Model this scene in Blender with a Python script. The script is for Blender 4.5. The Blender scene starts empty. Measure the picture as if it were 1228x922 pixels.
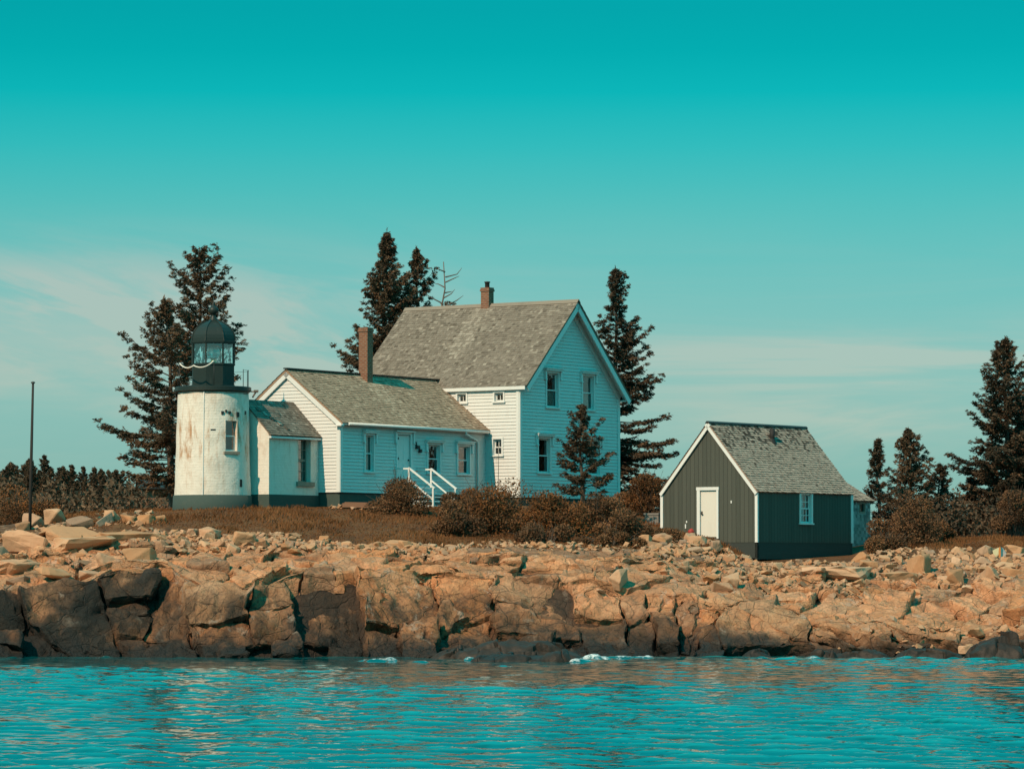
import bpy, math, random
import numpy as np
from mathutils import Vector, Matrix
from mathutils.bvhtree import BVHTree
R = math.radians
random.seed(7)
SUN_E, SUN_C = 4.05, (1.0, .70, .47)
SKY_STOPS = [(0.0, (.21, .325, .295)), (.035, (.235, .345, .318)), (.07, (.19, .365, .335)), (.10, (.09, .36, .325)), (.118, (.03, .35, .325)), (.132, (.003, .325, .305)), (.145, (0, .275, .255)), (.156, (0, .25, .235)), (.22, (0, .30, .30)), (.34, (.004, .51, .53)), (.55, (.004, .53, .57)), (1.0, (.0, .44, .51))]
CLOUD_C = (.40, .385, .33, 1)
WATER_C = (.002, .085, .092, 1)
CREST_LIT_C = (.008, .25, .25, 1)
WAVE_S = .025
LEDGE_SEED = 4
DIFFUSE_BOUNCES = 1
sc = bpy.context.scene
COL = sc.collection
# ---------------------------------------------------------------- camera
F_PX, HOR, CZ = 4300.0, 680.0, 2.9
PITCH = math.atan((HOR - 461.0) / F_PX)
cd = bpy.data.cameras.new("camera"); cam = bpy.data.objects.new("camera", cd); COL.objects.link(cam)
cam.location = (0, 0, CZ); cam.rotation_euler = (R(90) + PITCH, 0, 0)
cd.sensor_width = 36.0; cd.lens = 36.0 * F_PX / 1228.0; cd.clip_end = 9000; cd.clip_start = 0.5
sc.camera = cam

def at(px, py, D):
    """world point seen at photo pixel (px,py) at ground distance D"""
    xc = (px - 614.0) / F_PX; yc = (461.0 - py) / F_PX
    d = Vector((xc, math.cos(PITCH) - yc * math.sin(PITCH), math.sin(PITCH) + yc * math.cos(PITCH)))
    return Vector((0, 0, CZ)) + d * (D / d.y)

# ---------------------------------------------------------------- object helpers
def tag(o, label=None, cat=None, group=None, kind=None):
    if label: o['label'] = label
    if cat: o['category'] = cat
    if group: o['group'] = group
    if kind: o['kind'] = kind
    return o

def empty(name, loc, rz=0.0):
    o = bpy.data.objects.new(name, None); COL.objects.link(o)
    o.location = loc; o.rotation_euler = (0, 0, rz); o.empty_display_size = 0.3
    return o

def link_mesh(name, me, mat, parent=None):
    o = bpy.data.objects.new(name, me); COL.objects.link(o)
    if mat: me.materials.append(mat)
    if parent: o.parent = parent
    return o

class MB:
    def __init__(s): s.v = []; s.f = []; s.uv = []; s.sm = []
    def face(s, pts, uv=None, smooth=False):
        b = len(s.v); s.v.extend([tuple(p) for p in pts]); s.f.append(list(range(b, b + len(pts))))
        s.uv.append(uv if uv else [(0, 0)] * len(pts)); s.sm.append(smooth)
    def hexa(s, p, uv=None):      # 8 points: bottom ring 0-3, top ring 4-7
        for q in ((3, 2, 1, 0), (4, 5, 6, 7), (0, 1, 5, 4), (1, 2, 6, 5), (2, 3, 7, 6), (3, 0, 4, 7)):
            s.face([p[i] for i in q], [uv] * 4 if uv else None)
    def box(s, x0, x1, y0, y1, z0, z1):
        s.hexa([(x0, y0, z0), (x1, y0, z0), (x1, y1, z0), (x0, y1, z0), (x0, y0, z1), (x1, y0, z1), (x1, y1, z1), (x0, y1, z1)])
    def bar(s, a, b, w, h=None, up=(0, 0, 1)):
        a = Vector(a); b = Vector(b); h = h or w; d = (b - a).normalized(); u = Vector(up)
        if abs(d.dot(u)) > .98: u = Vector((1, 0, 0))
        x = d.cross(u).normalized() * (w / 2); y = x.cross(d).normalized() * (h / 2)
        s.hexa([a - x - y, a + x - y, a + x + y, a - x + y, b - x - y, b + x - y, b + x + y, b - x + y])
    def tube(s, pts, rad, n=8, cap=True):
        pts = [Vector(p) for p in pts]
        rad = rad if hasattr(rad, '__len__') else [rad] * len(pts)
        b = len(s.v); ref = Vector((0, 0, 1))
        for i, p in enumerate(pts):
            d = (pts[min(i + 1, len(pts) - 1)] - pts[max(i - 1, 0)]).normalized()
            u = ref if abs(d.dot(ref)) < .95 else Vector((1, 0, 0))
            x = d.cross(u).normalized(); y = x.cross(d)
            for k in range(n):
                t = 2 * math.pi * k / n
                s.v.append(tuple(p + (x * math.cos(t) + y * math.sin(t)) * rad[i]))
        for i in range(len(pts) - 1):
            for k in range(n):
                k2 = (k + 1) % n
                s.f.append([b + i * n + k, b + i * n + k2, b + (i + 1) * n + k2, b + (i + 1) * n + k]); s.uv.append([(0, 0)] * 4); s.sm.append(n > 5)
        if cap:
            s.f.append([b + k for k in range(n)][::-1]); s.uv.append([(0, 0)] * n); s.sm.append(False)
            e = b + (len(pts) - 1) * n
            s.f.append([e + k for k in range(n)]); s.uv.append([(0, 0)] * n); s.sm.append(False)
    def lathe(s, prof, n=32, smooth=True, a0=0.0, c=(0, 0)):
        b = len(s.v)
        for r, z in prof:
            for k in range(n):
                t = a0 + 2 * math.pi * k / n
                s.v.append((c[0] + r * math.cos(t), c[1] + r * math.sin(t), z))
        for i in range(len(prof) - 1):
            for k in range(n):
                k2 = (k + 1) % n
                s.f.append([b + i * n + k, b + i * n + k2, b + (i + 1) * n + k2, b + (i + 1) * n + k]); s.uv.append([(0, 0)] * 4); s.sm.append(smooth)
    def build(s, name, mat, parent=None):
        me = bpy.data.meshes.new(name); me.from_pydata(s.v, [], s.f)
        uvl = me.uv_layers.new(name="UVMap")
        uvl.data.foreach_set("uv", np.array([c for f in s.uv for p in f for c in p], dtype=np.float32))
        me.polygons.foreach_set("use_smooth", np.array(s.sm, dtype=bool))
        me.update()
        return link_mesh(name, me, mat, parent)

def np_mesh(name, V, Fq, mat, parent=None, smooth=False, attrs=None):
    """fast mesh from numpy; Fq (n,k) equal-size faces"""
    V = np.asarray(V, dtype=np.float32); Fq = np.asarray(Fq, dtype=np.int32)
    me = bpy.data.meshes.new(name); n, k = Fq.shape
    me.vertices.add(len(V)); me.vertices.foreach_set("co", V.ravel())
    me.loops.add(n * k); me.loops.foreach_set("vertex_index", Fq.ravel())
    me.polygons.add(n); me.polygons.foreach_set("loop_start", np.arange(0, n * k, k, dtype=np.int32))
    me.polygons.foreach_set("loop_total", np.full(n, k, dtype=np.int32))
    me.polygons.foreach_set("use_smooth", np.full(n, smooth, dtype=bool))
    me.update(calc_edges=True); me.validate()
    for an, arr in (attrs or {}).items():
        a = me.attributes.new(an, 'FLOAT', 'POINT'); a.data.foreach_set("value", np.asarray(arr, dtype=np.float32))
    return link_mesh(name, me, mat, parent)

# ---------------------------------------------------------------- numpy noise
def _h(ix, iy, iz, k):
    h = (ix.astype(np.int64) * 374761393 + iy.astype(np.int64) * 668265263 + iz.astype(np.int64) * 2147483647 + k * 974634777) & 0xffffffff
    h = ((h ^ (h >> 13)) * 1274126177) & 0xffffffff
    h = ((h ^ (h >> 16)) * 2246822519) & 0xffffffff
    return ((h ^ (h >> 15)) & 0xffffff) / float(0xffffff)
def vnoise(P, k=0):
    i = np.floor(P); f = P - i; f = f * f * f * (f * (f * 6 - 15) + 10); o = 0
    for dx in (0, 1):
        for dy in (0, 1):
            for dz in (0, 1):
                w = np.abs(1 - dx - f[:, 0]) * np.abs(1 - dy - f[:, 1]) * np.abs(1 - dz - f[:, 2])
                o = o + w * _h(i[:, 0] + dx, i[:, 1] + dy, i[:, 2] + dz, k)
    return o * 2 - 1
def fbm(P, k=0, o=4, g=.5):
    s = 0; a = 1.0
    for j in range(o): s = s + a * vnoise(P * 2 ** j + 17.3 * j, k + j); a *= g
    return s
def worley(P, k=0, jit=.8):
    i = np.floor(P); n = len(P)
    F1 = np.full(n, 9.0); F2 = np.full(n, 9.0); ID = np.zeros((n, 3)); DL = np.zeros((n, 3))
    for dx in (-1, 0, 1):
        for dy in (-1, 0, 1):
            for dz in (-1, 0, 1):
                cx, cy, cz = i[:, 0] + dx, i[:, 1] + dy, i[:, 2] + dz
                q = np.stack([cx + .5 + jit * (_h(cx, cy, cz, k) - .5), cy + .5 + jit * (_h(cx, cy, cz, k + 1) - .5), cz + .5 + jit * (_h(cx, cy, cz, k + 2) - .5)], 1)
                dl = P - q; d = np.abs(dl).max(1) * .75 + np.sqrt((dl ** 2).sum(1)) * .25
                c = d < F1
                F2 = np.where(c, F1, np.minimum(F2, d)); F1 = np.where(c, d, F1)
                ID[c] = np.stack([_h(cx, cy, cz, k + 5), _h(cx, cy, cz, k + 6), _h(cx, cy, cz, k + 7)], 1)[c]; DL[c] = dl[c]
    return F1, F2, ID, DL

# ---------------------------------------------------------------- materials
def lin(r, g, b):
    f = lambda c: (c / 255 / 12.92) if c / 255 <= .04045 else ((c / 255 + .055) / 1.055) ** 2.4
    return (f(r), f(g), f(b), 1)

class NT:
    def __init__(s, name):
        s.m = bpy.data.materials.new(name); s.m.use_nodes = True; s.t = s.m.node_tree
        s.b = s.t.nodes['Principled BSDF']; s.out = s.t.nodes['Material Output']
    def n(s, ty, **kw):
        nd = s.t.nodes.new(ty)
        for k, v in kw.items(): setattr(nd, k, v)
        return nd
    def l(s, a, b): s.t.links.new(a, b)
    def put(s, sock, v):
        if isinstance(v, bpy.types.NodeSocket): s.l(v, sock)
        else: sock.default_value = v
    def math(s, op, a, b=0.0, clamp=False):
        nd = s.n('ShaderNodeMath', operation=op, use_clamp=clamp); s.put(nd.inputs[0], a); s.put(nd.inputs[1], b); return nd.outputs[0]
    def pos(s): return s.n('ShaderNodeNewGeometry').outputs['Position']
    def tc(s, k='Object'): return s.n('ShaderNodeTexCoord').outputs[k]
    def mapping(s, v, scale=(1, 1, 1), loc=(0, 0, 0), rot=(0, 0, 0)):
        nd = s.n('ShaderNodeMapping'); s.l(v, nd.inputs[0]); nd.inputs['Scale'].default_value = scale; nd.inputs['Location'].default_value = loc; nd.inputs['Rotation'].default_value = rot; return nd.outputs[0]
    def noise(s, v, scale, det=6, rough=.6, dist=0.0):
        nd = s.n('ShaderNodeTexNoise'); s.l(v, nd.inputs['Vector']); nd.inputs['Scale'].default_value = scale; nd.inputs['Detail'].default_value = det
        nd.inputs['Roughness'].default_value = rough; nd.inputs['Distortion'].default_value = dist; return nd.outputs['Fac']
    def voro(s, v, scale, feature='F1', out='Distance'):
        nd = s.n('ShaderNodeTexVoronoi', feature=feature); s.l(v, nd.inputs['Vector']); nd.inputs['Scale'].default_value = scale; return nd.outputs[out]
    def ramp(s, f, stops, interp='LINEAR'):
        nd = s.n('ShaderNodeValToRGB'); s.l(f, nd.inputs[0]); cr = nd.color_ramp; cr.interpolation = interp
        while len(cr.elements) < len(stops): cr.elements.new(.5)
        for e, (p, c) in zip(cr.elements, stops): e.position = p; e.color = c if len(c) == 4 else (*c, 1)
        return nd.outputs[0]
    def mask(s, f, a, b):
        nd = s.n('ShaderNodeMapRange'); nd.clamp = True; nd.interpolation_type = 'SMOOTHSTEP'; s.l(f, nd.inputs[0]); nd.inputs[1].default_value = a; nd.inputs[2].default_value = b; return nd.outputs[0]
    def mix(s, f, a, b, mode='MIX'):
        nd = s.n('ShaderNodeMix', data_type='RGBA', blend_type=mode); s.put(nd.inputs[0], f); s.put(nd.inputs[6], a); s.put(nd.inputs[7], b); return nd.outputs[2]
    def bump(s, h, strength=.5, dist=.02, prev=None):
        nd = s.n('ShaderNodeBump'); s.l(h, nd.inputs['Height']); nd.inputs['Strength'].default_value = strength; nd.inputs['Distance'].default_value = dist
        if prev: s.l(prev, nd.inputs['Normal'])
        return nd.outputs[0]
    def fin(s, col=None, rough=None, nor=None, spec=None, metal=None):
        if col is not None: s.put(s.b.inputs['Base Color'], col)
        if rough is not None: s.put(s.b.inputs['Roughness'], rough)
        if nor is not None: s.l(nor, s.b.inputs['Normal'])
        if spec is not None: s.b.inputs['Specular IOR Level'].default_value = spec
        if metal is not None: s.b.inputs['Metallic'].default_value = metal
        return s.m
def sepz(t, v, k='Z'):
    nd = t.n('ShaderNodeSeparateXYZ'); t.l(v, nd.inputs[0]); return nd.outputs[k]

def mat_paint(name, c, dirt=(.35, .3, .25, 1), amt=.35, rough=.6, scale=3.0, bump=.15, streak=(1, 1, .25)):
    t = NT(name); p = t.tc('Object'); ps = t.mapping(p, streak)
    m = t.mask(t.noise(ps, scale, 8, .65), .52, .8); fine = t.noise(p, 30, 4)
    col = t.mix(t.math('MULTIPLY', m, amt), c, dirt)
    col = t.mix(t.math('MULTIPLY', t.mask(fine, .45, .75), amt * .35), col, dirt)
    return t.fin(col, rough, t.bump(t.math('ADD', fine, m), bump, .01), .3)

WHITE = (.765, .765, .735, 1)
M = {}
M['siding'] = mat_paint('white_clapboard_paint', WHITE, (.42, .38, .32, 1), .35)
M['trim'] = mat_paint('white_trim_paint', (.79, .80, .77, 1), (.45, .42, .38, 1), .25)
M['door_white'] = mat_paint('door_paint', (.78, .74, .66, 1), (.5, .45, .38, 1), .25)
M['foundation'] = mat_paint('dark_green_foundation', (.055, .085, .075, 1), (.12, .12, .10, 1), .6, .85, 5, .5, (1, 1, 1))
M['lantern'] = mat_paint('dark_green_lantern_paint', (.020, .032, .029, 1), (.07, .075, .062, 1), .5, .45, 4, .1)
M['iron'] = mat_paint('dark_iron', (.03, .035, .035, 1), (.10, .06, .04, 1), .5, .5)
M['pole'] = mat_paint('weathered_pole', (.035, .032, .03, 1), (.12, .09, .07, 1), .5, .8)
M['bark'] = mat_paint('bark', (.085, .065, .05, 1), (.18, .16, .14, 1), .5, .9, 10, .6, (1, 1, .3))
M['grey_wood'] = mat_paint('dead_wood', (.16, .13, .11, 1), (.08, .06, .05, 1), .5, .9, 10, .6, (1, 1, .3))
M['rope'] = mat_paint('white_rope', (.75, .70, .62, 1), (.5, .45, .4, 1), .3, .9)
M['stone_sill'] = mat_paint('stone_sill', (.30, .25, .20, 1), (.15, .12, .1, 1), .5, .9, 8, .5, (1, 1, 1))
M['curtain'] = mat_paint('curtain_cloth', (.55, .55, .5, 1), (.4, .4, .38, 1), .3, .9)
M['roof_vent'] = mat_paint('tarred_vent', (.025, .025, .025, 1), (.06, .05, .045, 1), .5, .7)
M['concrete'] = mat_paint('concrete', (.24, .23, .21, 1), (.12, .11, .1, 1), .6, .9, 6, .4, (1, 1, 1))
M['red_plastic'] = mat_paint('faded_red', (.40, .05, .04, 1), (.2, .06, .05, 1), .4, .6)
M['plank'] = mat_paint('reddish_plank', (.30, .15, .09, 1), (.16, .09, .06, 1), .5, .85, 8, .3, (.3, 1, 1))
M['lens'] = None

def mat_shed():
    t = NT('dark_green_board_paint'); p = t.tc('Object'); uv = t.n('ShaderNodeUVMap').outputs[0]
    sx = t.n('ShaderNodeSeparateXYZ'); t.l(uv, sx.inputs[0])
    fr = t.math('FRACT', t.math('MULTIPLY', sx.outputs[0], 1 / .19))
    groove = t.math('LESS_THAN', fr, .1)
    bid = t.math('FLOOR', t.math('MULTIPLY', sx.outputs[0], 1 / .19))
    wn = t.n('ShaderNodeTexWhiteNoise', noise_dimensions='1D'); t.l(bid, wn.inputs['W'])
    grain = t.noise(t.mapping(p, (9, 9, .5)), 3, 6)
    col = t.mix(wn.outputs[0], (.072, .080, .066, 1), (.090, .097, .080, 1))
    col = t.mix(t.math('MULTIPLY', t.mask(grain, .5, .8), .5), col, (.13, .13, .105, 1))
    col = t.mix(t.math('MULTIPLY', groove, .7), col, (.03, .033, .03, 1))
    hgt = t.math('SUBTRACT', t.math('MULTIPLY', grain, .3), groove)
    return t.fin(col, .75, t.bump(hgt, .6, .012), .25)
M['shed'] = mat_shed()
M['shed_skirt'] = mat_paint('dark_skirt_boards', (.045, .055, .05, 1), (.09, .09, .08, 1), .6, .85, 5, .4, (.3, .3, 1))

def mat_shingle(name, stops, dirt):
    t = NT(name); uv = t.n('ShaderNodeUVMap').outputs[0]; p = t.tc('Object')
    u = sepz(t, uv, 'X')
    col = t.ramp(u, stops)
    big = t.noise(p, .9, 6, .7); fine = t.noise(p, 22, 5, .7)
    col = t.mix(t.math('MULTIPLY', t.mask(big, .42, .75), .55), col, dirt)
    col = t.mix(t.math('MULTIPLY', t.mask(fine, .5, .8), .5), col, (.10, .085, .07, 1))
    return t.fin(col, .9, t.bump(fine, .5, .01), .15)
M['shingle'] = mat_shingle('weathered_wood_shingles', [(0, (.13, .105, .082)), (.35, (.22, .182, .146)), (.75, (.285, .238, .192)), (1, (.41, .35, .285))], (.19, .155, .122, 1))
M['shed_shingle'] = mat_shingle('grey_black_shingles', [(0, (.08, .058, .046)), (.25, (.30, .22, .175)), (.5, (.47, .35, .275)), (1, (.58, .44, .35))], (.36, .26, .20, 1))
M['shingle_light'] = mat_shingle('silvered_wood_shingles', [(0, (.22, .145, .098)), (.35, (.40, .27, .185)), (.75, (.52, .355, .245)), (1, (.68, .49, .35))], (.35, .235, .165, 1))
M['wall_shingle'] = mat_shingle('wall_shingles', [(0, (.16, .155, .15)), (.5, (.30, .29, .28)), (1, (.45, .44, .42))], (.25, .23, .2, 1))

def mat_brick():
    t = NT('chimney_brick'); p = t.tc('Object')
    sx = t.n('ShaderNodeSeparateXYZ'); t.l(p, sx.inputs[0])
    cx = t.n('ShaderNodeCombineXYZ'); t.l(t.math('ADD', sx.outputs[0], sx.outputs[1]), cx.inputs[0]); t.l(sx.outputs[2], cx.inputs[1])
    b = t.n('ShaderNodeTexBrick'); t.l(cx.outputs[0], b.inputs['Vector'])
    b.inputs['Color1'].default_value = (.20, .072, .040, 1); b.inputs['Color2'].default_value = (.28, .12, .068, 1); b.inputs['Mortar'].default_value = (.27, .21, .16, 1)
    b.inputs['Scale'].default_value = 1; b.inputs['Brick Width'].default_value = .21; b.inputs['Row Height'].default_value = .075; b.inputs['Mortar Size'].default_value = .012
    n = t.noise(p, 4, 6); col = t.mix(t.math('MULTIPLY', t.mask(n, .45, .75), .5), b.outputs['Color'], (.16, .09, .06, 1))
    return t.fin(col, .9, t.bump(t.math('MULTIPLY', b.outputs['Fac'], -1.0), .6, .01), .2)
M['brick'] = mat_brick()

def mat_plaster(name, rust=.8):
    t = NT(name); p = t.tc('Object')
    sx = t.n('ShaderNodeSeparateXYZ'); t.l(p, sx.inputs[0])
    cx = t.n('ShaderNodeCombineXYZ'); t.l(t.math('ADD', sx.outputs[0], sx.outputs[1]), cx.inputs[0]); t.l(sx.outputs[2], cx.inputs[1])
    b = t.n('ShaderNodeTexBrick'); t.l(cx.outputs[0], b.inputs['Vector']); b.inputs['Scale'].default_value = 1; b.inputs['Brick Width'].default_value = .3; b.inputs['Row Height'].default_value = .1; b.inputs['Mortar Size'].default_value = .014
    lump = t.noise(p, 5, 8, .65); flake = t.noise(p, 14, 6, .7)
    st = t.noise(t.mapping(p, (2.2, 2.2, .55)), 1.3, 8, .7, .4)
    z = sx.outputs[2]
    band = t.math('MULTIPLY', t.mask(z, 1.4, 2.4), t.math('SUBTRACT', 1.0, t.mask(z, 2.6, 4.2)))
    rm = t.math('MULTIPLY', t.mask(st, .47, .68), t.math('MULTIPLY', t.math('ADD', t.math('MULTIPLY', band, 1.1), .42), rust))
    col = t.mix(t.mask(lump, .5, .8), (.83, .77, .68, 1), (.68, .61, .51, 1))
    col = t.mix(t.math('MINIMUM', rm, .85), col, (.46, .22, .09, 1))
    col = t.mix(t.math('MULTIPLY', t.mask(flake, .66, .74), .55), col, (.40, .33, .25, 1))
    h = t.math('ADD', t.math('MULTIPLY', lump, 1.2), t.math('MULTIPLY', b.outputs['Fac'], -.12))
    return t.fin(col, .8, t.bump(t.math('ADD', h, t.math('MULTIPLY', flake, .5)), .7, .03), .2)
M['tower'] = mat_plaster('whitewashed_tower')
M['annex'] = mat_plaster('whitewashed_brick', .25)

def mat_glass(name, tint=(.9, 1, 1, 1), base=.10):
    t = NT(name)
    g = t.n('ShaderNodeBsdfGlossy'); g.inputs['Roughness'].default_value = .03; g.inputs['Color'].default_value = (1, 1, 1, 1)
    tr = t.n('ShaderNodeBsdfTransparent'); tr.inputs['Color'].default_value = tint
    fr = t.n('ShaderNodeFresnel'); fr.inputs['IOR'].default_value = 1.5
    wob = t.bump(t.noise(t.tc('Object'), 2.5, 2), .25, .03); t.l(wob, g.inputs['Normal'])
    mx = t.n('ShaderNodeMixShader'); t.l(t.math('ADD', fr.outputs[0], base, True), mx.inputs[0]); t.l(tr.outputs[0], mx.inputs[1]); t.l(g.outputs[0], mx.inputs[2])
    t.l(mx.outputs[0], t.out.inputs['Surface']); return t.m
M['glass'] = mat_glass('window_glass', (.62, .76, .76, 1), .10)
M['lantern_glass'] = mat_glass('lantern_glass', (.95, 1, 1, 1), .14)
t = NT('fresnel_lens'); M['lens'] = t.fin((.75, .9, .85, 1), .08, None, .8); t.b.inputs['Transmission Weight'].default_value = .6
t = NT('brass'); M['brass'] = t.fin((.55, .38, .15, 1), .3, None, None, 1.0)
M['interior'] = mat_paint('dark_interior', (.05, .048, .045, 1), (.03, .03, .03, 1), .3, .9)

# rock
WARM = (1.22, 1.0, .86, 1)
WARM_LEDGE = (1.56, 1.23, 1.06, 1)
def rock_nodes(t, p, obj=False):
    n1 = t.noise(p, .35, 8, .65, .6); n2 = t.noise(p, 1.7, 8, .7); n3 = t.noise(p, 9, 6, .7)
    dn = t.n('ShaderNodeMapping'); t.l(p, dn.inputs[0]); dn.inputs['Scale'].default_value = (2.6, 2.6, .35)
    streak = t.noise(dn.outputs[0], .9, 8, .7, .3)
    col = t.ramp(n1, [(.28, (.30, .185, .115)), (.45, (.46, .30, .19)), (.58, (.40, .235, .13)), (.75, (.50, .36, .245))])
    col = t.mix(t.math('MULTIPLY', t.mask(n2, .48, .72), .75), col, (.22, .15, .10, 1))
    col = t.mix(t.math('MULTIPLY', t.mask(n2, .50, .33), .5), col, (.62, .45, .30, 1))
    col = t.mix(t.math('MULTIPLY', t.mask(n3, .50, .72), .6), col, (.12, .085, .06, 1))
    cv = t.n('ShaderNodeVectorMath', operation='ADD'); t.l(p, cv.inputs[0])
    wn = t.n('ShaderNodeTexNoise'); t.l(p, wn.inputs['Vector']); wn.inputs['Scale'].default_value = .8; t.l(wn.outputs['Color'], cv.inputs[1])
    ve = t.voro(t.mapping(cv.outputs[0], (1, 1, 1.5), (0, 0, 0), (.25, .2, .4)), .62, 'DISTANCE_TO_EDGE')
    ve2 = t.voro(t.mapping(cv.outputs[0], (1.2, 1.2, .8), (3, 0, 0), (-.2, .3, 0)), 1.9, 'DISTANCE_TO_EDGE')
    t.crk = t.math('MAXIMUM', t.math('SUBTRACT', 1.0, t.mask(ve, .0, .022)), t.math('MULTIPLY', t.math('SUBTRACT', 1.0, t.mask(ve2, .0, .03)), .55))
    return col, n1, n2, n3, streak
def mat_rock():
    t = NT('granite_ledge'); p = t.pos(); col, n1, n2, n3, streak = rock_nodes(t, p)
    col = t.mix(1.0, col, WARM_LEDGE, 'MULTIPLY')
    # weathered spray zone: brown lichen & iron stains on the lower ledge, black algae at the tide line
    z = sepz(t, p, 'Z')
    fa = t.n('ShaderNodeAttribute', attribute_name='face').outputs['Fac']      # weathered old joint faces
    fw = t.math('MULTIPLY', fa, t.math('ADD', t.math('MULTIPLY', t.mask(streak, .40, .62), -.35), .97))
    brown = t.ramp(streak, [(.28, (.045, .026, .016)), (.42, (.135, .066, .031)), (.52, (.21, .100, .045)), (.60, (.25, .098, .032)), (.74, (.095, .060, .040))])
    brown = t.mix(t.math('MULTIPLY', t.mask(n3, .5, .72), .6), brown, (.05, .036, .028, 1))
    col = t.mix(t.math('MULTIPLY', fw, .92), col, brown)
    rust = t.math('MULTIPLY', t.mask(t.noise(p, .55, 5, .6), .55, .68), t.math('MULTIPLY', fa, .6))
    col = t.mix(rust, col, (.34, .15, .055, 1))
    bk = t.n('ShaderNodeAttribute', attribute_name='blk').outputs['Fac']
    col = t.mix(1.0, col, t.ramp(bk, [(0, (.58, .58, .60)), (.2, (.98, .92, .88)), (.4, (1.18, 1.06, .98)), (.55, (.78, .82, .86)), (.7, (1.08, .88, .70)), (.85, (.94, 1.0, 1.04)), (1, (1.30, 1.22, 1.16))]), 'MULTIPLY')
    col = t.mix(t.math('MULTIPLY', t.crk, .30), col, (.035, .025, .018, 1))
    pt_ = t.noise(t.mapping(p, (1, 1, .55), (11, 3, 0)), .75, 7, .68, .5)
    col = t.mix(t.math('MULTIPLY', t.mask(pt_, .50, .60), t.math('ADD', .22, t.math('MULTIPLY', fa, .55))), col, (.055, .040, .030, 1))
    pale = t.noise(t.mapping(p, (1, 1, .8), (5, 31, 2)), 1.3, 7, .7, .4)
    col = t.mix(t.math('MULTIPLY', t.mask(pale, .56, .66), .5), col, (.60, .47, .37, 1))
    sp = t.noise(p, 22, 4, .75)
    col = t.mix(t.math('MULTIPLY', t.mask(sp, .55, .72), .55), col, (.07, .055, .045, 1))
    fine_st = t.noise(t.mapping(p, (7, 7, .6)), 1.0, 6, .7)
    col = t.mix(t.math('MULTIPLY', t.math('MULTIPLY', t.mask(fine_st, .5, .68), fa), .8), col, (.030, .022, .016, 1))
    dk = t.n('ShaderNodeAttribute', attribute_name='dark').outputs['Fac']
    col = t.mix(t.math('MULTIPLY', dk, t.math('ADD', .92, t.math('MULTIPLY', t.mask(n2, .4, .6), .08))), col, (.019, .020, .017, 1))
    zt = t.math('ADD', z, t.math('MULTIPLY', t.math('SUBTRACT', n1, .5), 1.6))
    zt = t.math('ADD', zt, t.math('MULTIPLY', t.math('SUBTRACT', n2, .5), .8))
    tide = t.math('SUBTRACT', 1.0, t.mask(zt, .1, 1.0))
    col = t.mix(t.math('MULTIPLY', tide, .93), col, (.016, .015, .013, 1))
    cr = t.n('ShaderNodeAttribute', attribute_name='crack').outputs['Fac']
    col = t.mix(t.math('MULTIPLY', cr, .55), col, (.05, .036, .028, 1))
    gr = t.n('ShaderNodeAttribute', attribute_name='grass').outputs['Fac']
    gn = t.noise(p, 1.1, 8, .7); gf = t.noise(t.mapping(p, (3, .8, 3)), 6, 6, .7)
    gcol = t.ramp(gn, [(.3, (.095, .036, .012)), (.5, (.18, .070, .023)), (.62, (.23, .102, .036)), (.78, (.11, .052, .019))])
    gcol = t.mix(t.math('MULTIPLY', t.mask(gf, .5, .75), .55), gcol, (.055, .032, .016, 1))
    gm = t.mask(t.math('ADD', gr, t.math('MULTIPLY', t.math('SUBTRACT', n2, .5), .9)), .42, .56)
    col = t.mix(gm, col, gcol)
    vor = t.voro(p, 3.2, 'DISTANCE_TO_EDGE')
    h = t.math('ADD', t.math('MULTIPLY', n2, 1.0), t.math('ADD', t.math('MULTIPLY', n3, .7), t.math('MULTIPLY', streak, .3)))
    h = t.math('SUBTRACT', h, t.math('MULTIPLY', t.crk, .35))
    nor = t.bump(t.noise(p, 26, 5, .75), .6, .03, t.bump(h, .95, .13))
    rough = t.mix(tide, (.85, .85, .85, 1), (.5, .5, .5, 1))
    return t.fin(col, rough, nor, .35)
M['rock'] = mat_rock()
def mat_boulder(name, wet=False):
    t = NT(name); p = t.tc('Object'); oi = t.n('ShaderNodeObjectInfo')
    off = t.n('ShaderNodeVectorMath', operation='ADD'); t.l(p, off.inputs[0])
    cb = t.n('ShaderNodeCombineXYZ'); t.l(t.math('MULTIPLY', oi.outputs['Random'], 57.0), cb.inputs[0]); t.l(cb.outputs[0], off.inputs[1]); p = off.outputs[0]
    col, n1, n2, n3, streak = rock_nodes(t, p)
    rnd = oi.outputs['Random']
    tint = t.ramp(rnd, [(0, (.38, .23, .13)), (.18, (.50, .34, .22)), (.34, (.36, .30, .245)), (.48, (.54, .40, .28)), (.60, (.40, .22, .11)), (.72, (.20, .175, .155)), (.80, (.30, .27, .24)), (.90, (.48, .32, .22)), (1, (.70, .56, .44))])
    col = t.mix(1.0, t.mix(.68, col, tint), WARM, 'MULTIPLY')
    if wet: col = t.mix(.96, col, (.012, .011, .010, 1))
    nor = t.bump(t.math('ADD', n2, t.math('MULTIPLY', n3, .6)), .6, .06)
    return t.fin(col, .55 if wet else .88, nor, .3)
M['boulder'] = mat_boulder('granite_boulder'); M['wet_rock'] = mat_boulder('wet_black_rock', True)

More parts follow.
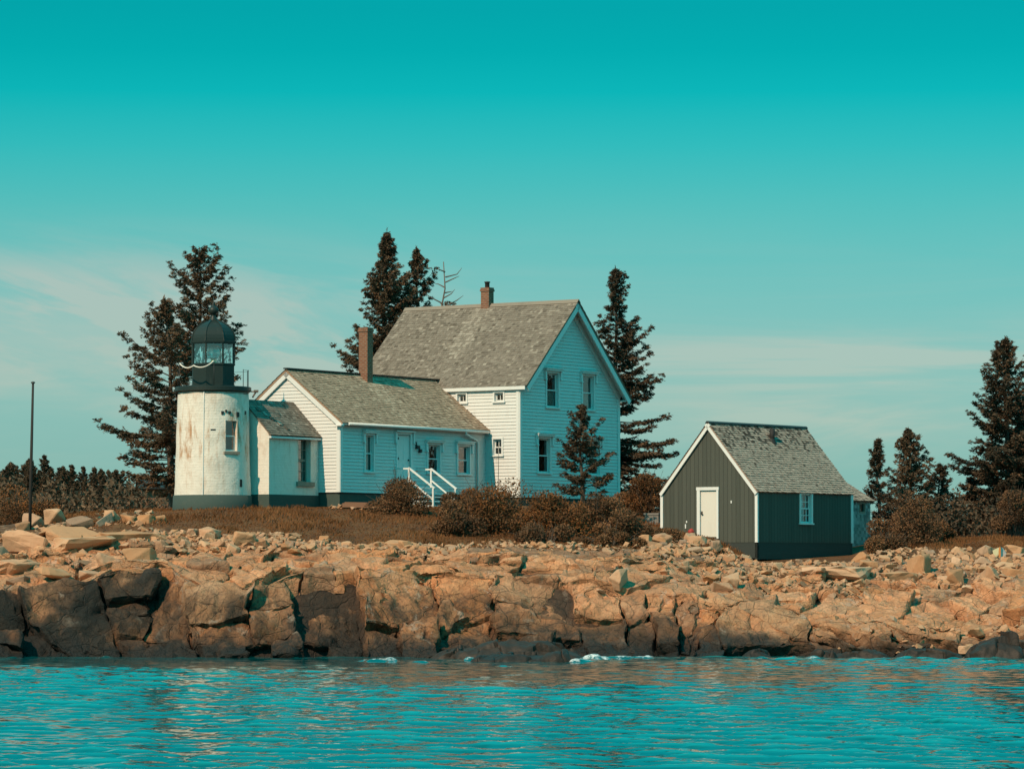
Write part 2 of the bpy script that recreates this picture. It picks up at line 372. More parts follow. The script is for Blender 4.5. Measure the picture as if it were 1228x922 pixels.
def mat_foliage(name, stops, scale=.6, trans=.15):
    t = NT(name); a = t.n('ShaderNodeAttribute', attribute_name='rnd').outputs['Fac']; p = t.pos()
    n = t.noise(p, scale, 4, .6)
    f = t.math('ADD', t.math('MULTIPLY', a, .65), t.math('MULTIPLY', t.mask(n, .3, .7), .35))
    col = t.ramp(f, stops); t.fin(col, .75, None, .2)
    return t.m
M['spruce'] = mat_foliage('spruce_needles', [(0, (.042, .034, .021)), (.4, (.105, .070, .042)), (.75, (.18, .110, .064)), (1, (.27, .150, .082))])
M['spruce_dark'] = mat_foliage('dark_spruce_needles', [(0, (.032, .027, .018)), (.4, (.076, .054, .034)), (.75, (.135, .086, .052)), (1, (.21, .12, .068))])
M['bush'] = mat_foliage('rusty_shrub_leaves', [(0, (.05, .030, .017)), (.35, (.13, .064, .028)), (.6, (.22, .090, .032)), (.85, (.34, .12, .032)), (1, (.25, .15, .07))], 1.2)
M['bush_grey'] = mat_foliage('grey_brown_shrub_leaves', [(0, (.055, .033, .020)), (.4, (.14, .074, .038)), (.75, (.23, .115, .054)), (1, (.33, .15, .058))], 1.2)
M['drygrass'] = mat_foliage('dry_grass_blades', [(0, (.060, .024, .009)), (.4, (.15, .060, .020)), (.7, (.21, .090, .033)), (1, (.30, .150, .062))], .9)
def mat_rubble():
    t = NT('rubble_stone'); p = t.pos(); col, n1, n2, n3, streak = rock_nodes(t, p)
    g = t.n('ShaderNodeNewGeometry').outputs['Random Per Island']
    tint = t.ramp(g, [(0, (.30, .19, .11)), (.25, (.46, .31, .20)), (.5, (.34, .28, .23)), (.65, (.42, .23, .12)), (.8, (.22, .18, .15)), (1, (.56, .42, .30))])
    return t.fin(t.mix(1.0, t.mix(.6, col, tint), WARM, 'MULTIPLY'), .9, t.bump(n3, .5, .03), .3)
M['rubble'] = mat_rubble()
# ---------------------------------------------------------------- daylight
SUN_EL, SUN_PHI = 41.0, 38.0        # sun is behind the camera's left shoulder
sd = Vector((-math.sin(R(SUN_PHI)) * math.cos(R(SUN_EL)), -math.cos(R(SUN_PHI)) * math.cos(R(SUN_EL)), math.sin(R(SUN_EL))))
sl = bpy.data.lights.new("sun", 'SUN'); so = bpy.data.objects.new("sun", sl); COL.objects.link(so)
sl.energy = SUN_E; sl.angle = R(.53); sl.color = SUN_C
so.rotation_euler = sd.to_track_quat('Z', 'Y').to_euler(); so.location = (-40, -40, 60)
W = bpy.data.worlds.new("World"); sc.world = W; W.use_nodes = True
wt = W.node_tree; wt.nodes.clear()
class WN(NT):
    def __init__(s, tree): s.t = tree
w = WN(wt)
out = w.n('ShaderNodeOutputWorld'); bg = w.n('ShaderNodeBackground'); bg2 = w.n('ShaderNodeBackground'); add = w.n('ShaderNodeAddShader')
sky = w.n('ShaderNodeTexSky', sky_type='NISHITA'); sky.sun_disc = False; sky.sun_elevation = R(SUN_EL); sky.sun_rotation = math.atan2(sd.x, sd.y)
w.l(w.mix(1.0, sky.outputs[0], (.006, .55, .57, 1), 'MULTIPLY'), bg.inputs[0]); bg.inputs[1].default_value = .05
gx = w.tc('Generated'); sx = w.n('ShaderNodeSeparateXYZ'); w.l(gx, sx.inputs[0])
yy = w.math('MAXIMUM', sx.outputs[1], .05)
az = w.math('DIVIDE', sx.outputs[0], yy); el = w.math('DIVIDE', sx.outputs[2], w.math('MAXIMUM', w.math('SQRT', w.math('SUBTRACT', 1.0, w.math('MULTIPLY', sx.outputs[2], sx.outputs[2]))), .05))
er = w.math('MULTIPLY', el, 1.0)
base = w.ramp(er, SKY_STOPS)
# thin cloud streaks low over the sea
cv = w.n('ShaderNodeCombineXYZ'); w.l(w.math('MULTIPLY', az, 9.0), cv.inputs[0]); w.l(w.math('MULTIPLY', el, 75.0), cv.inputs[1])
cn = w.noise(cv.outputs[0], .62, 8, .6, .9)
cv2 = w.n('ShaderNodeCombineXYZ'); w.l(w.math('MULTIPLY', az, 22.0), cv2.inputs[0]); w.l(w.math('MULTIPLY', w.math('ADD', el, w.math('MULTIPLY', az, .03)), 260.0), cv2.inputs[1])
cn2 = w.noise(cv2.outputs[0], .5, 6, .6, .5)
def blob(cx, cy, rx, ry):
    a = w.math('DIVIDE', w.math('SUBTRACT', az, cx), rx); e = w.math('DIVIDE', w.math('SUBTRACT', el, cy), ry)
    q = w.math('ADD', w.math('MULTIPLY', a, a), w.math('MULTIPLY', e, e))
    return w.math('EXPONENT', w.math('MULTIPLY', q, -1.0))
px_ = lambda x: (x - 614) / F_PX
py_ = lambda y: (HOR - y) / F_PX
cv3 = w.n('ShaderNodeCombineXYZ'); w.l(w.math('MULTIPLY', az, 16.0), cv3.inputs[0]); w.l(w.math('MULTIPLY', w.math('ADD', el, w.math('MULTIPLY', az, .24)), 95.0), cv3.inputs[1])
cn3 = w.noise(cv3.outputs[0], .55, 8, .62, .7)
left = w.math('MULTIPLY', w.math('ADD', blob(px_(90), py_(375), .075, .0145), w.math('MULTIPLY', blob(px_(310), py_(430), .05, .012), .8)), w.math('ADD', .15, w.math('MULTIPLY', w.mask(cn3, .40, .60), 1.15)))
bl = w.math('ADD', w.math('ADD', w.math('MULTIPLY', blob(px_(100), py_(365), .085, .011), .12), blob(px_(1010), py_(435), .07, .0085)), w.math('ADD', blob(px_(1060), py_(505), .075, .008), w.math('MULTIPLY', blob(px_(250), py_(455), .08, .012), .6)))
bl = w.math('ADD', bl, w.math('MULTIPLY', w.math('SUBTRACT', 1.0, w.mask(el, .06, .11)), .16))
cl = w.math('MULTIPLY', bl, w.math('ADD', .35, w.math('ADD', w.mask(cn, .40, .62), w.math('MULTIPLY', w.mask(cn2, .42, .7), .35))))
cl = w.math('MULTIPLY', w.math('ADD', cl, left), .95, True)
w.l(w.mix(cl, base, CLOUD_C), bg2.inputs[0]); bg2.inputs[1].default_value = 1.0
w.l(bg.outputs[0], add.inputs[0]); w.l(bg2.outputs[0], add.inputs[1]); w.l(add.outputs[0], out.inputs[0])
sc.cycles.diffuse_bounces = DIFFUSE_BOUNCES
sc.view_settings.view_transform = 'Standard'; sc.view_settings.look = 'None'; sc.view_settings.exposure = 0; sc.view_settings.gamma = 1

# ---------------------------------------------------------------- island terrain (one sheet: ledge, rubble slope, lawn, plateau)
# photo column: water D | brow (y,D) | shelf (y,D) | grass edge (y,D) | lawn top (y,D) | ground at D=150
PROF = [
 (-420, 116.6, 716,118.2, 680,121.5, 650,127, 640,135, 640),
 (-150, 116.6, 714,118.2, 680,121.5, 645,127, 634,135, 634),
 (0,    116.5, 713,118.0, 676,122.0, 642,127, 630,134, 632),
 (105,  116.4, 709,118.1, 672,122.0, 630,128, 617,134, 622),
 (118,  116.4, 690,118.6, 668,122.3, 629,128, 615,134, 620),
 (210,  116.4, 684,118.6, 665,122.5, 634,127.5, 612,132.5, 612),
 (222,  116.0, 722,117.4, 668,121.8, 635,127.5, 611,132, 610),
 (330,  116.0, 703,117.6, 668,121.6, 640,126.5, 611,132.5, 606),
 (348,  116.5, 695,118.3, 668,121.6, 643,126, 610,133.5, 604),
 (430,  116.5, 688,118.6, 667,121.6, 650,125.5, 608,135, 601),
 (520,  116.6, 688,119.6, 668,121.9, 656,125, 610,136.5, 600),
 (600,  116.6, 691,119.7, 668,122.0, 656,125, 610,138, 599),
 (700,  116.5, 696,119.8, 669,122.3, 656,125.5, 612,140, 598),
 (780,  116.5, 709,119.7, 676,122.6, 656,127, 630,137.5, 606),
 (850,  116.4, 722,118.9, 686,123.5, 658,130, 646,135, 622),
 (905,  116.5, 728,118.9, 692,124.5, 679,131.5, 672,134.5, 636),
 (1020, 116.6, 742,118.9, 702,124.0, 676,131.5, 668,137.5, 646),
 (1062, 116.6, 750,118.7, 704,124.5, 666,132, 654,138, 645),
 (1110, 116.6, 754,118.6, 704,125.0, 657,134, 648,140, 642),
 (1228, 116.6, 752,118.6, 700,125.0, 657,134, 646,140, 640),
 (1400, 116.6, 752,118.6, 700,125.0, 660,134, 648,140, 640),
 (1660, 116.6, 752,118.6, 700,125.0, 662,134, 650,140, 642)]
PR = np.array(PROF, float)
zof = lambda y, D: CZ + (HOR - y) / F_PX * D
def build_terrain():
    s = np.concatenate([np.arange(-900, -260, 26), np.arange(-260, 1488, 1.75), np.arange(1488, 2130, 26)])
    s_c = np.clip(s, PR[0, 0], PR[-1, 0])
    wob = 7 * vnoise(np.stack([s / 45, s * 0, s * 0], 1), 31) + 4 * vnoise(np.stack([s / 17, s * 0, s * 0 + 5], 1), 32)
    P = [np.interp(s_c + wob * (.5), PR[:, 0], PR[:, i]) for i in range(PR.shape[1])]
    D0 = P[1] + .5 * vnoise(np.stack([s / 70, s * 0, s * 0 + 9], 1), 33)
    st = [(D0 - 3.0, 0 * s - 1.5), (D0, 0 * s - .05), (P[3], zof(P[2], P[3])), (P[5], zof(P[4], P[5])), (P[7], zof(P[6], P[7])), (P[9], zof(P[8], P[9])), (0 * s + 152, zof(P[10], 152))]
    zf = st[-1][1]
    st += [(0 * s + 230, zf * .6 + 5.4 * .4), (0 * s + 330, 0 * s + 4.6), (0 * s + 420, 0 * s - 2)]
    cnt = [8, 66, 62, 66, 60, 34, 18, 6, 5]
    rows = []; stage = []
    for i, c in enumerate(cnt):
        for k in range(c):
            t = k / c
            rows.append((st[i][0] * (1 - t) + st[i + 1][0] * t, st[i][1] * (1 - t) + st[i + 1][1] * t)); stage.append(i + t)
    rows.append(st[-1]); stage.append(len(cnt))
    D = np.array([r[0] for r in rows]); Z = np.array([r[1] for r in rows]); stage = np.array(stage)
    nr, nc = D.shape
    for it in range(10):      # round the profile a little
        D[1:-1] = .25 * D[:-2] + .5 * D[1:-1] + .25 * D[2:]; Z[1:-1] = .25 * Z[:-2] + .5 * Z[1:-1] + .25 * Z[2:]
    # beyond the island's ends it drops to the sea
    endf = np.clip((np.abs(s - 614) - 1150) / 300, 0, 1); Z = Z * (1 - endf) - 2.0 * endf
    dD = np.gradient(D, axis=0); dZ = np.gradient(Z, axis=0); ln = np.sqrt(dD ** 2 + dZ ** 2) + 1e-6
    nD, nZ = -dZ / ln, dD / ln
    for it in range(14):
        for A in (nD, nZ): A[1:-1] = .25 * A[:-2] + .5 * A[1:-1] + .25 * A[2:]
    X = (s[None, :] - 614) / F_PX * np.minimum(D, 160)
    X = X * np.where(D > 160, 1 + (D - 160) / 160, 1)
    SG = np.repeat(stage[:, None], nc, 1)
    p = np.stack([X.ravel(), D.ravel(), Z.ravel()], 1)
    sg = SG.ravel(); sp = np.repeat(s[None, :], nr, 0).ravel()
    rockw = np.interp(sg, [0, 1, 3, 3.9, 4.25, 5, 9], [1, 1, 1, .8, .12, .06, .1])
    steep = np.clip((-nD.ravel() - .35) / .4, 0, 1)
    warp = np.stack([fbm(p * .35, 40, 3), fbm(p * .35, 44, 3), fbm(p * .35, 48, 3)], 1)
    rot = Matrix.Rotation(R(14), 3, 'Y') @ Matrix.Rotation(R(-9), 3, 'X')
    q = (p + warp * .13) @ np.array(rot).T
    # joint blocks, three sizes; taller-than-wide columns toward the right of centre
    f1, f2, i1, d1 = worley(q / np.array([3.1, 2.6, 1.75]), 3, .8)
    b1 = (i1[:, 0] - .5) * .75 + d1[:, 0] * (i1[:, 1] - .5) * 1.9 + d1[:, 2] * (i1[:, 2] - .6) * 1.2
    c1 = np.clip(1 - (f2 - f1) / .022, 0, 1)
    tall = np.interp(sp, [560, 680, 900, 1000], [0, 1, 1, 0])
    sc2 = np.stack([np.interp(tall, [0, 1], [1.25, .5]), 0 * tall + 1.1, np.interp(tall, [0, 1], [.8, 1.9])], 1)
    f1b, f2b, i2, d2 = worley(q / sc2 + 7.7, 13, .9)
    b2 = (i2[:, 0] - .5) * .26 + d2[:, 0] * (i2[:, 1] - .5) * .95 + d2[:, 2] * (i2[:, 2] - .5) * .6
    c2 = np.clip(1 - (f2b - f1b) / .035, 0, 1) * (i1[:, 2] > .35)
    f1c, f2c, i3, d3 = worley(q / np.array([.42, .4, .24]) + 3.1, 23, .9)
    b3 = (i3[:, 0] - .5) * .07 + d3[:, 0] * (i3[:, 1] - .5) * .22 + d3[:, 2] * (i3[:, 2] - .5) * .14
    mid = np.clip(np.interp(sg, [0, 1, 2, 2.4, 4], [1, 1, .85, .38, .45]), 0, 1)
    fn = fbm(p * 2.2, 60, 4) * .03 + fbm(p * np.array([.5, .5, .4]), 70, 3) * .14
    bed = np.interp(sg, [0, .5, 1, 2.9, 3.4, 9], [0, 1, 1, 1, 0, 0])      # bedrock core lies under the jointed blocks
    dsp = rockw * (mid * (1 - bed) * (b1 * .3 + b2 * .8 + b3 * .8 - c1 * .10 - c2 * .05) + fn) - bed * .42
    crack = bed * .6
    dg = dsp.reshape(nr, nc)
    for it in range(3):       # wear the edges of the blocks
        a = dg.copy(); a[1:-1] = .25 * dg[:-2] + .5 * dg[1:-1] + .25 * dg[2:]; dg = a.copy(); dg[:, 1:-1] = .25 * a[:, :-2] + .5 * a[:, 1:-1] + .25 * a[:, 2:]
    dsp = dg.ravel() + rockw * (fbm(p * 6, 64, 3) * .012 + .05 * np.minimum(fbm(p * np.array([2.2, 2.2, .8]), 66, 3), .15) * mid)
    p[:, 1] += nD.ravel() * dsp; p[:, 2] += nZ.ravel() * dsp
    grass = np.clip(np.interp(sg, [0, 3.25, 3.75, 4.05, 9], [0, 0, .45, 1, 1]), 0, 1)
    gsp = np.interp(sp, [-50, 60, 110, 880, 930, 1040, 1080], [.45, .6, 1, 1, .55, .6, 1]); gsp2 = np.where(sg > 5.2, 1, gsp)
    grass *= gsp2
    face = steep * np.interp(sg, [0, 1, 1.95, 2.25, 3], [1, 1, .9, .1, 0])
    face *= np.interp(sp, [-100, 600, 900, 1000, 1300], [1, .95, .9, .6, .5])
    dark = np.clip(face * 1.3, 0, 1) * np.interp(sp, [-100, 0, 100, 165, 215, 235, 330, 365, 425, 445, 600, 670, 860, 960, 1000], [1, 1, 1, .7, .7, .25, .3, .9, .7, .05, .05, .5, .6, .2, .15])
    idx = np.arange(nr * nc).reshape(nr, nc)
    Fq = np.stack([idx[:-1, :-1].ravel(), idx[:-1, 1:].ravel(), idx[1:, 1:].ravel(), idx[1:, :-1].ravel()], 1)
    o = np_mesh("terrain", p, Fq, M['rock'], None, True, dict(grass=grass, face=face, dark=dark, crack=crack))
    o.data.set_sharp_from_angle(angle=R(50))
    tag(o, "pale granite ledge, rubble slope and brown lawn of the island", "ground", kind='structure')
    bv = BVHTree.FromPolygons([tuple(v) for v in p], [tuple(f) for f in Fq])
    return o, bv
TERR, BVH = build_terrain()

# ---------------------------------------------------------------- jointed granite blocks of the ledge
import bmesh
def prof(s, st):
    """macro profile point (D,Z) at photo column s and stage st"""
    c = [float(np.interp(s, PR[:, 0], PR[:, i])) for i in range(PR.shape[1])]
    D0 = c[1]; Ds = [D0 - 3.0, D0, c[3], c[5], c[7]]; Zs = [-1.5, -.05, zof(c[2], c[3]), zof(c[4], c[5]), zof(c[6], c[7])]
    return float(np.interp(st, [0, 1, 2, 3, 4], Ds)), float(np.interp(st, [0, 1, 2, 3, 4], Zs))
WM, SM = [-.6, 0, 2.4, 6.0, 8.2], [.75, 1, 2, 3, 3.55]
s_of = lambda x: 614 + x * F_PX / 118.0
x_of = lambda s: (s - 614) / F_PX * 118.0
def clip_poly(poly, px, py, nx, ny):
    a, b = [], []
    for i in range(len(poly)):
        p, q = poly[i], poly[(i + 1) % len(poly)]
        dp = (p[0] - px) * nx + (p[1] - py) * ny; dq = (q[0] - px) * nx + (q[1] - py) * ny
        (a if dp >= 0 else b).append(p)
        if dp * dq < 0:
            t = dp / (dp - dq); r = (p[0] + (q[0] - p[0]) * t, p[1] + (q[1] - p[1]) * t); a.append(r); b.append(r)
    return a, b
def parea(P): return abs(sum(P[i][0] * P[(i + 1) % len(P)][1] - P[(i + 1) % len(P)][0] * P[i][1] for i in range(len(P)))) / 2
def build_ledge():
    rr = random.Random(LEDGE_SEED); leaves = []
    def rec(P, kind, grp, depth=0):
        if len(P) < 3: return
        A = parea(P)
        if A < .02: return
        cx = sum(p[0] for p in P) / len(P); s = s_of(cx)
        tall = 1 if (kind == 'face' and 745 < s < 905) else 0
        tgt = {'face': 3.4, 'top': 3.4, 'low': 1.9}[kind] * (.36 if tall else 1) * (.7 if s > 930 else 1)
        if kind == 'face' and 225 < s < 345: tgt *= 1.6
        if A < tgt * rr.choice((.3, .5, .8, 1, 1.5, 2.2)) or depth > 9:
            leaves.append((P, kind, grp)); return
        xs = [p[0] for p in P]; ws = [p[1] for p in P]; dx = max(xs) - min(xs); dw = (max(ws) - min(ws)) * (1.25 if kind != 'face' else 1.55) * (.33 if tall else 1)
        f = rr.uniform(.3, .7)
        ang = rr.gauss(0, .30)
        if kind != 'face': ang += -.35 if s > 840 else (.2 if s > 600 else -.1)
        elif s > 900: ang -= .4
        if dx > dw * rr.uniform(.7, 1.3): n = (math.cos(ang), math.sin(ang))
        else: n = (-math.sin(ang * .7), math.cos(ang * .7))
        o = (min(xs) + dx * f, min(ws) + (max(ws) - min(ws)) * f)
        a, b = clip_poly(P, o[0], o[1], n[0], n[1]); rec(a, kind, grp, depth + 1); rec(b, kind, grp, depth + 1)
    cuts = [(-230, -230), (-120, -105), (-40, -45), (24, 32), (112, 160), (216, 244), (345, 368), (430, 436), (522, 525), (588, 592), (680, 712), (742, 765), (774, 800), (810, 820), (862, 868), (960, 985), (1062, 1080), (1150, 1165), (1250, 1240), (1360, 1370), (1470, 1470)]
    W0, W1, W2 = WM[0], WM[2], WM[4]
    tilt = {3: (-.12, -.1), 4: (.10, .1), 5: (.16, .25), 6: (-.30, .1), 7: (.05, -.05), 8: (.12, -.1), 9: (-.1, .05), 10: (.12, .2), 11: (-.12, .25), 12: (.1, .3), 13: (-.25, .35)}
    for k in range(len(cuts) - 1):
        (t0, b0), (t1, b1) = cuts[k], cuts[k + 1]
        P = [(x_of(b0), W0), (x_of(b1), W0), (x_of(t1), W1), (x_of(t0), W1)]
        g = tilt.get(k, (rr.gauss(0, .12), rr.gauss(0, .1))); rec(P, 'face', (g[0] * .8, g[1] * .7, (x_of(t0) + x_of(t1)) / 2))
    xs = [-230] + list(range(-110, 1480, 118)) + [1470]
    for a, b in zip(xs, xs[1:]):
        rec([(x_of(a), W1), (x_of(b), W1), (x_of(b + 30), 5.0), (x_of(a + 30), 5.0)], 'top', (rr.gauss(0, .06), rr.gauss(0, .04), (x_of(a) + x_of(b)) / 2))
        rec([(x_of(a + 30), 5.0), (x_of(b + 30), 5.0), (x_of(b + 30), W2), (x_of(a + 30), W2)], 'low', (rr.gauss(0, .05), 0, (x_of(a) + x_of(b)) / 2))
    bm = bmesh.new(); lay_b = bm.verts.layers.float.new('blk'); lay_f = bm.verts.layers.float.new('face'); lay_s = bm.verts.layers.float.new('dark'); lay_w = bm.verts.layers.float.new('wl')
    for P, kind, grp in leaves:
        cx = sum(p[0] for p in P) / len(P); cw = sum(p[1] for p in P) / len(P); s = s_of(cx); st = float(np.interp(cw, WM, SM))
        e = .12; d0 = prof(s, st - e); d1 = prof(s, st + e); tn = (d1[0] - d0[0], d1[1] - d0[1]); L = math.hypot(*tn) + 1e-6; nD, nZ = -tn[1] / L, tn[0] / L
        if kind == 'face': sig = (.15, .20, .13)
        elif kind == 'top': sig = (.10, .10, .09)
        else: sig = (.07, .10, .10)
        off = grp[0] + rr.gauss(0, sig[0]); tx = rr.gauss(0, sig[1]) ; tw = rr.gauss(-.03, sig[2]); blk = rr.random()
        if kind == 'face' and cw < .7: off += rr.uniform(-.25, .22)
        gx = grp[1]
        def pt(x, w, inset, oo):
            qx = x + (cx - x) * inset; qw = w + (cw - w) * inset; o = off + max(-.38, min(.38, tx * (qx - cx) + tw * (qw - cw))) + gx * (qx - grp[2]) * .6 + oo
            sq = s_of(qx); D, Z = prof(sq, float(np.interp(qw, WM, SM))); D += nD * o; Z += nZ * o
            return Vector(((sq - 614) / F_PX * D, D, Z))
        rad = math.sqrt(parea(P)); g = min(.014 / rad, .05); bv = min(rr.uniform(.03, .085) / rad, .25)
        rings = []
        for ins, oo in ((0.0, -.75), (g, -.06), (g + bv, 0.0)):
            r = [bm.verts.new(pt(x, w, ins, oo)) for x, w in P]
            for v, (x, w) in zip(r, P): v[lay_w] = w
            for v in r: v[lay_b] = blk; v[lay_f] = 1.0 if kind == 'face' else 0.0; v[lay_s] = s
            rings.append(r)
        n = len(P)
        try:
            for a, b in zip(rings, rings[1:]):
                for i in range(n): bm.faces.new((a[i], a[(i + 1) % n], b[(i + 1) % n], b[i]))
            bm.faces.new(rings[-1])
        except ValueError: pass
    bmesh.ops.recalc_face_normals(bm, faces=bm.faces)
    bmesh.ops.triangulate(bm, faces=bm.faces)
    for it in range(5):
        es = [e for e in bm.edges if e.calc_length() > .19]
        if not es: break
        bmesh.ops.subdivide_edges(bm, edges=es, cuts=1); bmesh.ops.triangulate(bm, faces=[f for f in bm.faces if len(f.verts) > 3])
    bm.normal_update(); bm.verts.ensure_lookup_table()
    P = np.array([v.co for v in bm.verts]); N = np.array([v.normal for v in bm.verts])
    blk = np.array([v[lay_b] for v in bm.verts]); fc = np.array([v[lay_f] for v in bm.verts]); ss = np.array([v[lay_s] for v in bm.verts]); wl = np.array([v[lay_w] for v in bm.verts])
    d = fbm(P * 1.1, 500, 3) * .09 + fbm(P * np.array([3.2, 3.2, 2.2]), 510, 4) * .05
    ch = fbm(P * np.array([1.7, 1.7, 1.2]), 520, 3); d -= np.clip(ch - .35, 0, 1) * .22       # spalled chips
    P = P + N * d[:, None]
    vec = lambda q, k, o: np.stack([fbm(q, k, o), fbm(q, k + 10, o), fbm(q, k + 20, o)], 1)
    P0_ = P.copy(); P = P + vec(P0_ * .75, 530, 2) * np.array([.20, .14, .12]) + vec(P0_ * 2.6, 560, 3) * np.array([.055, .045, .045])
    str_ = np.abs(vnoise(P0_ * np.array([5.5, 5.5, .8]), 590)) ** .5            # vertical weathering flutes
    P = P - N * (fc * (.06 * (1 - str_)))[:, None]
    F = np.array([[v.index for v in f.verts] for f in bm.faces]); bm.free()
    wt_ = np.interp(ss, [-200, 200, 225, 345, 360, 420, 440, 740, 770, 880, 920, 1300], [2.9, 2.9, 2.3, 2.2, 2.5, 2.4, 1.95, 1.85, 2.0, 1.85, 1.45, 1.1]) + (blk - .5) * .9 + .35 * vnoise(P * .8, 600)
    fc = fc * np.clip((wt_ - wl) / .8, 0, 1)
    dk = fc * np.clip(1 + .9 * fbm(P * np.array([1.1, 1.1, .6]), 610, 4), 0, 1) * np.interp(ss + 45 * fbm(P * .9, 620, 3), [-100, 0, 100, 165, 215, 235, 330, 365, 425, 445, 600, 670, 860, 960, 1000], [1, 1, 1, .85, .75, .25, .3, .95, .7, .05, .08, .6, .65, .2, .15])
    fc2 = fc * np.interp(ss, [-100, 600, 900, 1000, 1300], [1, .95, .9, .6, .5])
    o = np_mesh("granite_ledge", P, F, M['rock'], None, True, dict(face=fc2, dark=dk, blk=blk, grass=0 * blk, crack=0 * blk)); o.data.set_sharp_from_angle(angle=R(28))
    tag(o, "jointed pink-brown granite ledge rising from the sea", "ledge", kind='structure')
    return BVHTree.FromPolygons([tuple(v) for v in P], [tuple(f) for f in F])
BVH2 = build_ledge()
def ground(x, y, default=4.5):
    h = BVH.ray_cast(Vector((x, y, 60)), Vector((0, 0, -1)))
    g = BVH2.ray_cast(Vector((x, y, 60)), Vector((0, 0, -1)))
    z = h[0].z if h[0] else default
    return max(z, g[0].z) if g[0] else z
def gpx(px, D):
    x = (px - 614) / F_PX * D
    return Vector((x, D, ground(x, D)))

# ---------------------------------------------------------------- sea
def mat_water():
    t = NT('sea_water'); p = t.pos()
    n = t.noise(t.mapping(p, (1, .55, 1)), 2.6, 5, .6); n2 = t.noise(t.mapping(p, (1, .6, 1)), 9, 4, .6)
    nor = t.bump(n, .10, .08)
    fo = t.n('ShaderNodeAttribute', attribute_name='foam').outputs['Fac']
    fm = t.mask(t.math('ADD', fo, t.math('MULTIPLY', t.math('SUBTRACT', t.noise(p, 3.5, 7, .75), .5), 1.5)), .55, .8)
    crs = t.n('ShaderNodeAttribute', attribute_name='crest_lit').outputs['Fac']
    col = t.mix(fm, t.mix(crs, WATER_C, CREST_LIT_C), (.75, .78, .78, 1))  # brighter teal painted on wave tops, imitating light through thin water
    t.fin(col, t.mix(fm, (.04,) * 3 + (1,), (.7,) * 3 + (1,)), nor, .5); t.b.inputs['IOR'].default_value = 1.33
    return t.m
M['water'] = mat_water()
def build_sea():
    us = np.concatenate([-np.geomspace(60, .45, 14), -np.linspace(.44, .1605, 190), np.linspace(-.16, .16, 560), np.linspace(.1605, .44, 190), np.geomspace(.45, 60, 14)])
    ys = np.concatenate([-np.geomspace(2500, 5, 14), np.linspace(0, 46, 24), np.arange(46.4, 119, .11), np.linspace(120, 170, 14), np.geomspace(180, 7000, 22)])
    Ug, Yg = np.meshgrid(us, ys); Xg = Ug * np.clip(Yg, 46, 170); x = Xg.ravel(); y = Yg.ravel()
    rs = np.random.RandomState(5); z = np.zeros(len(x))
    amp = np.clip((.44 - np.abs(Ug.ravel())) / .03, 0, 1) * np.clip((y - 20) / 24, 0, 1) * np.clip((121 - y) / 3, 0, 1)
    PHN = [vnoise(np.stack([x / 7, y / 7, x * 0 + k * 3.7], 1), 80) for k in range(5)]
    for k in range(60):
        lam = float(np.exp(rs.uniform(math.log(.26), math.log(2.2)))); th = rs.normal(.2, .6)
        kx, ky = math.sin(th) * 2 * math.pi / lam, math.cos(th) * 2 * math.pi / lam
        a = WAVE_S * lam / (2 * math.pi) * rs.uniform(.5, 1.3)
        ph = rs.uniform(0, 6.28)
        z += a * np.sin(kx * x + ky * y + ph + 1.6 * PHN[k % 5])
    gust = .8 + .6 * vnoise(np.stack([x / 11, y / 16, x * 0], 1), 91)
    z = z * amp * gust
    sg_ = z[amp > .9].std(); crest_lit = np.clip((z / sg_ - .1) / 1.9, 0, 1)
    idx = np.arange(len(x)).reshape(Xg.shape)
    Fq = np.stack([idx[:-1, :-1].ravel(), idx[:-1, 1:].ravel(), idx[1:, 1:].ravel(), idx[1:, :-1].ravel()], 1)
    px = 614 + F_PX * x / np.maximum(y, 1)
    foam = np.zeros(len(x))
    for cx, cy, rx, ry, a in ((712, 113.4, 26, 1.0, .78), (760, 114.5, 60, .8, .66), (455, 110.8, 40, .8, .75), (500, 109.5, 40, .6, .55), (960, 114.6, 45, .8, .62), (1190, 114.4, 50, .5, .5), (840, 115, 70, .6, .5), (250, 115.2, 130, .5, .4), (620, 105.3, 80, .5, .45), (1080, 115, 60, .6, .5), (380, 115.3, 50, .4, .55), (560, 112, 40, .6, .6), (690, 110.2, 26, .6, .75), (120, 115.4, 60, .35, .5), (900, 114.8, 30, .6, .6), (1140, 114.3, 30, .5, .55), (20, 115.4, 40, .35, .5)):
        foam = np.maximum(foam, a * np.exp(-((px - cx) / rx) ** 2 - ((y - cy) / ry) ** 2))
    z += np.where((y > 100) & (y < 119), np.clip(foam - .3, 0, 1) * .28 * (vnoise(np.stack([x * 3, y * 3, x * 0], 1), 93) + .4), 0)
    o = np_mesh("sea", np.stack([x, y, z], 1), Fq, M['water'], None, True, dict(foam=foam, crest_lit=crest_lit))
    tag(o, "rippled teal sea in front of the ledge", "water", kind='structure')
build_sea()
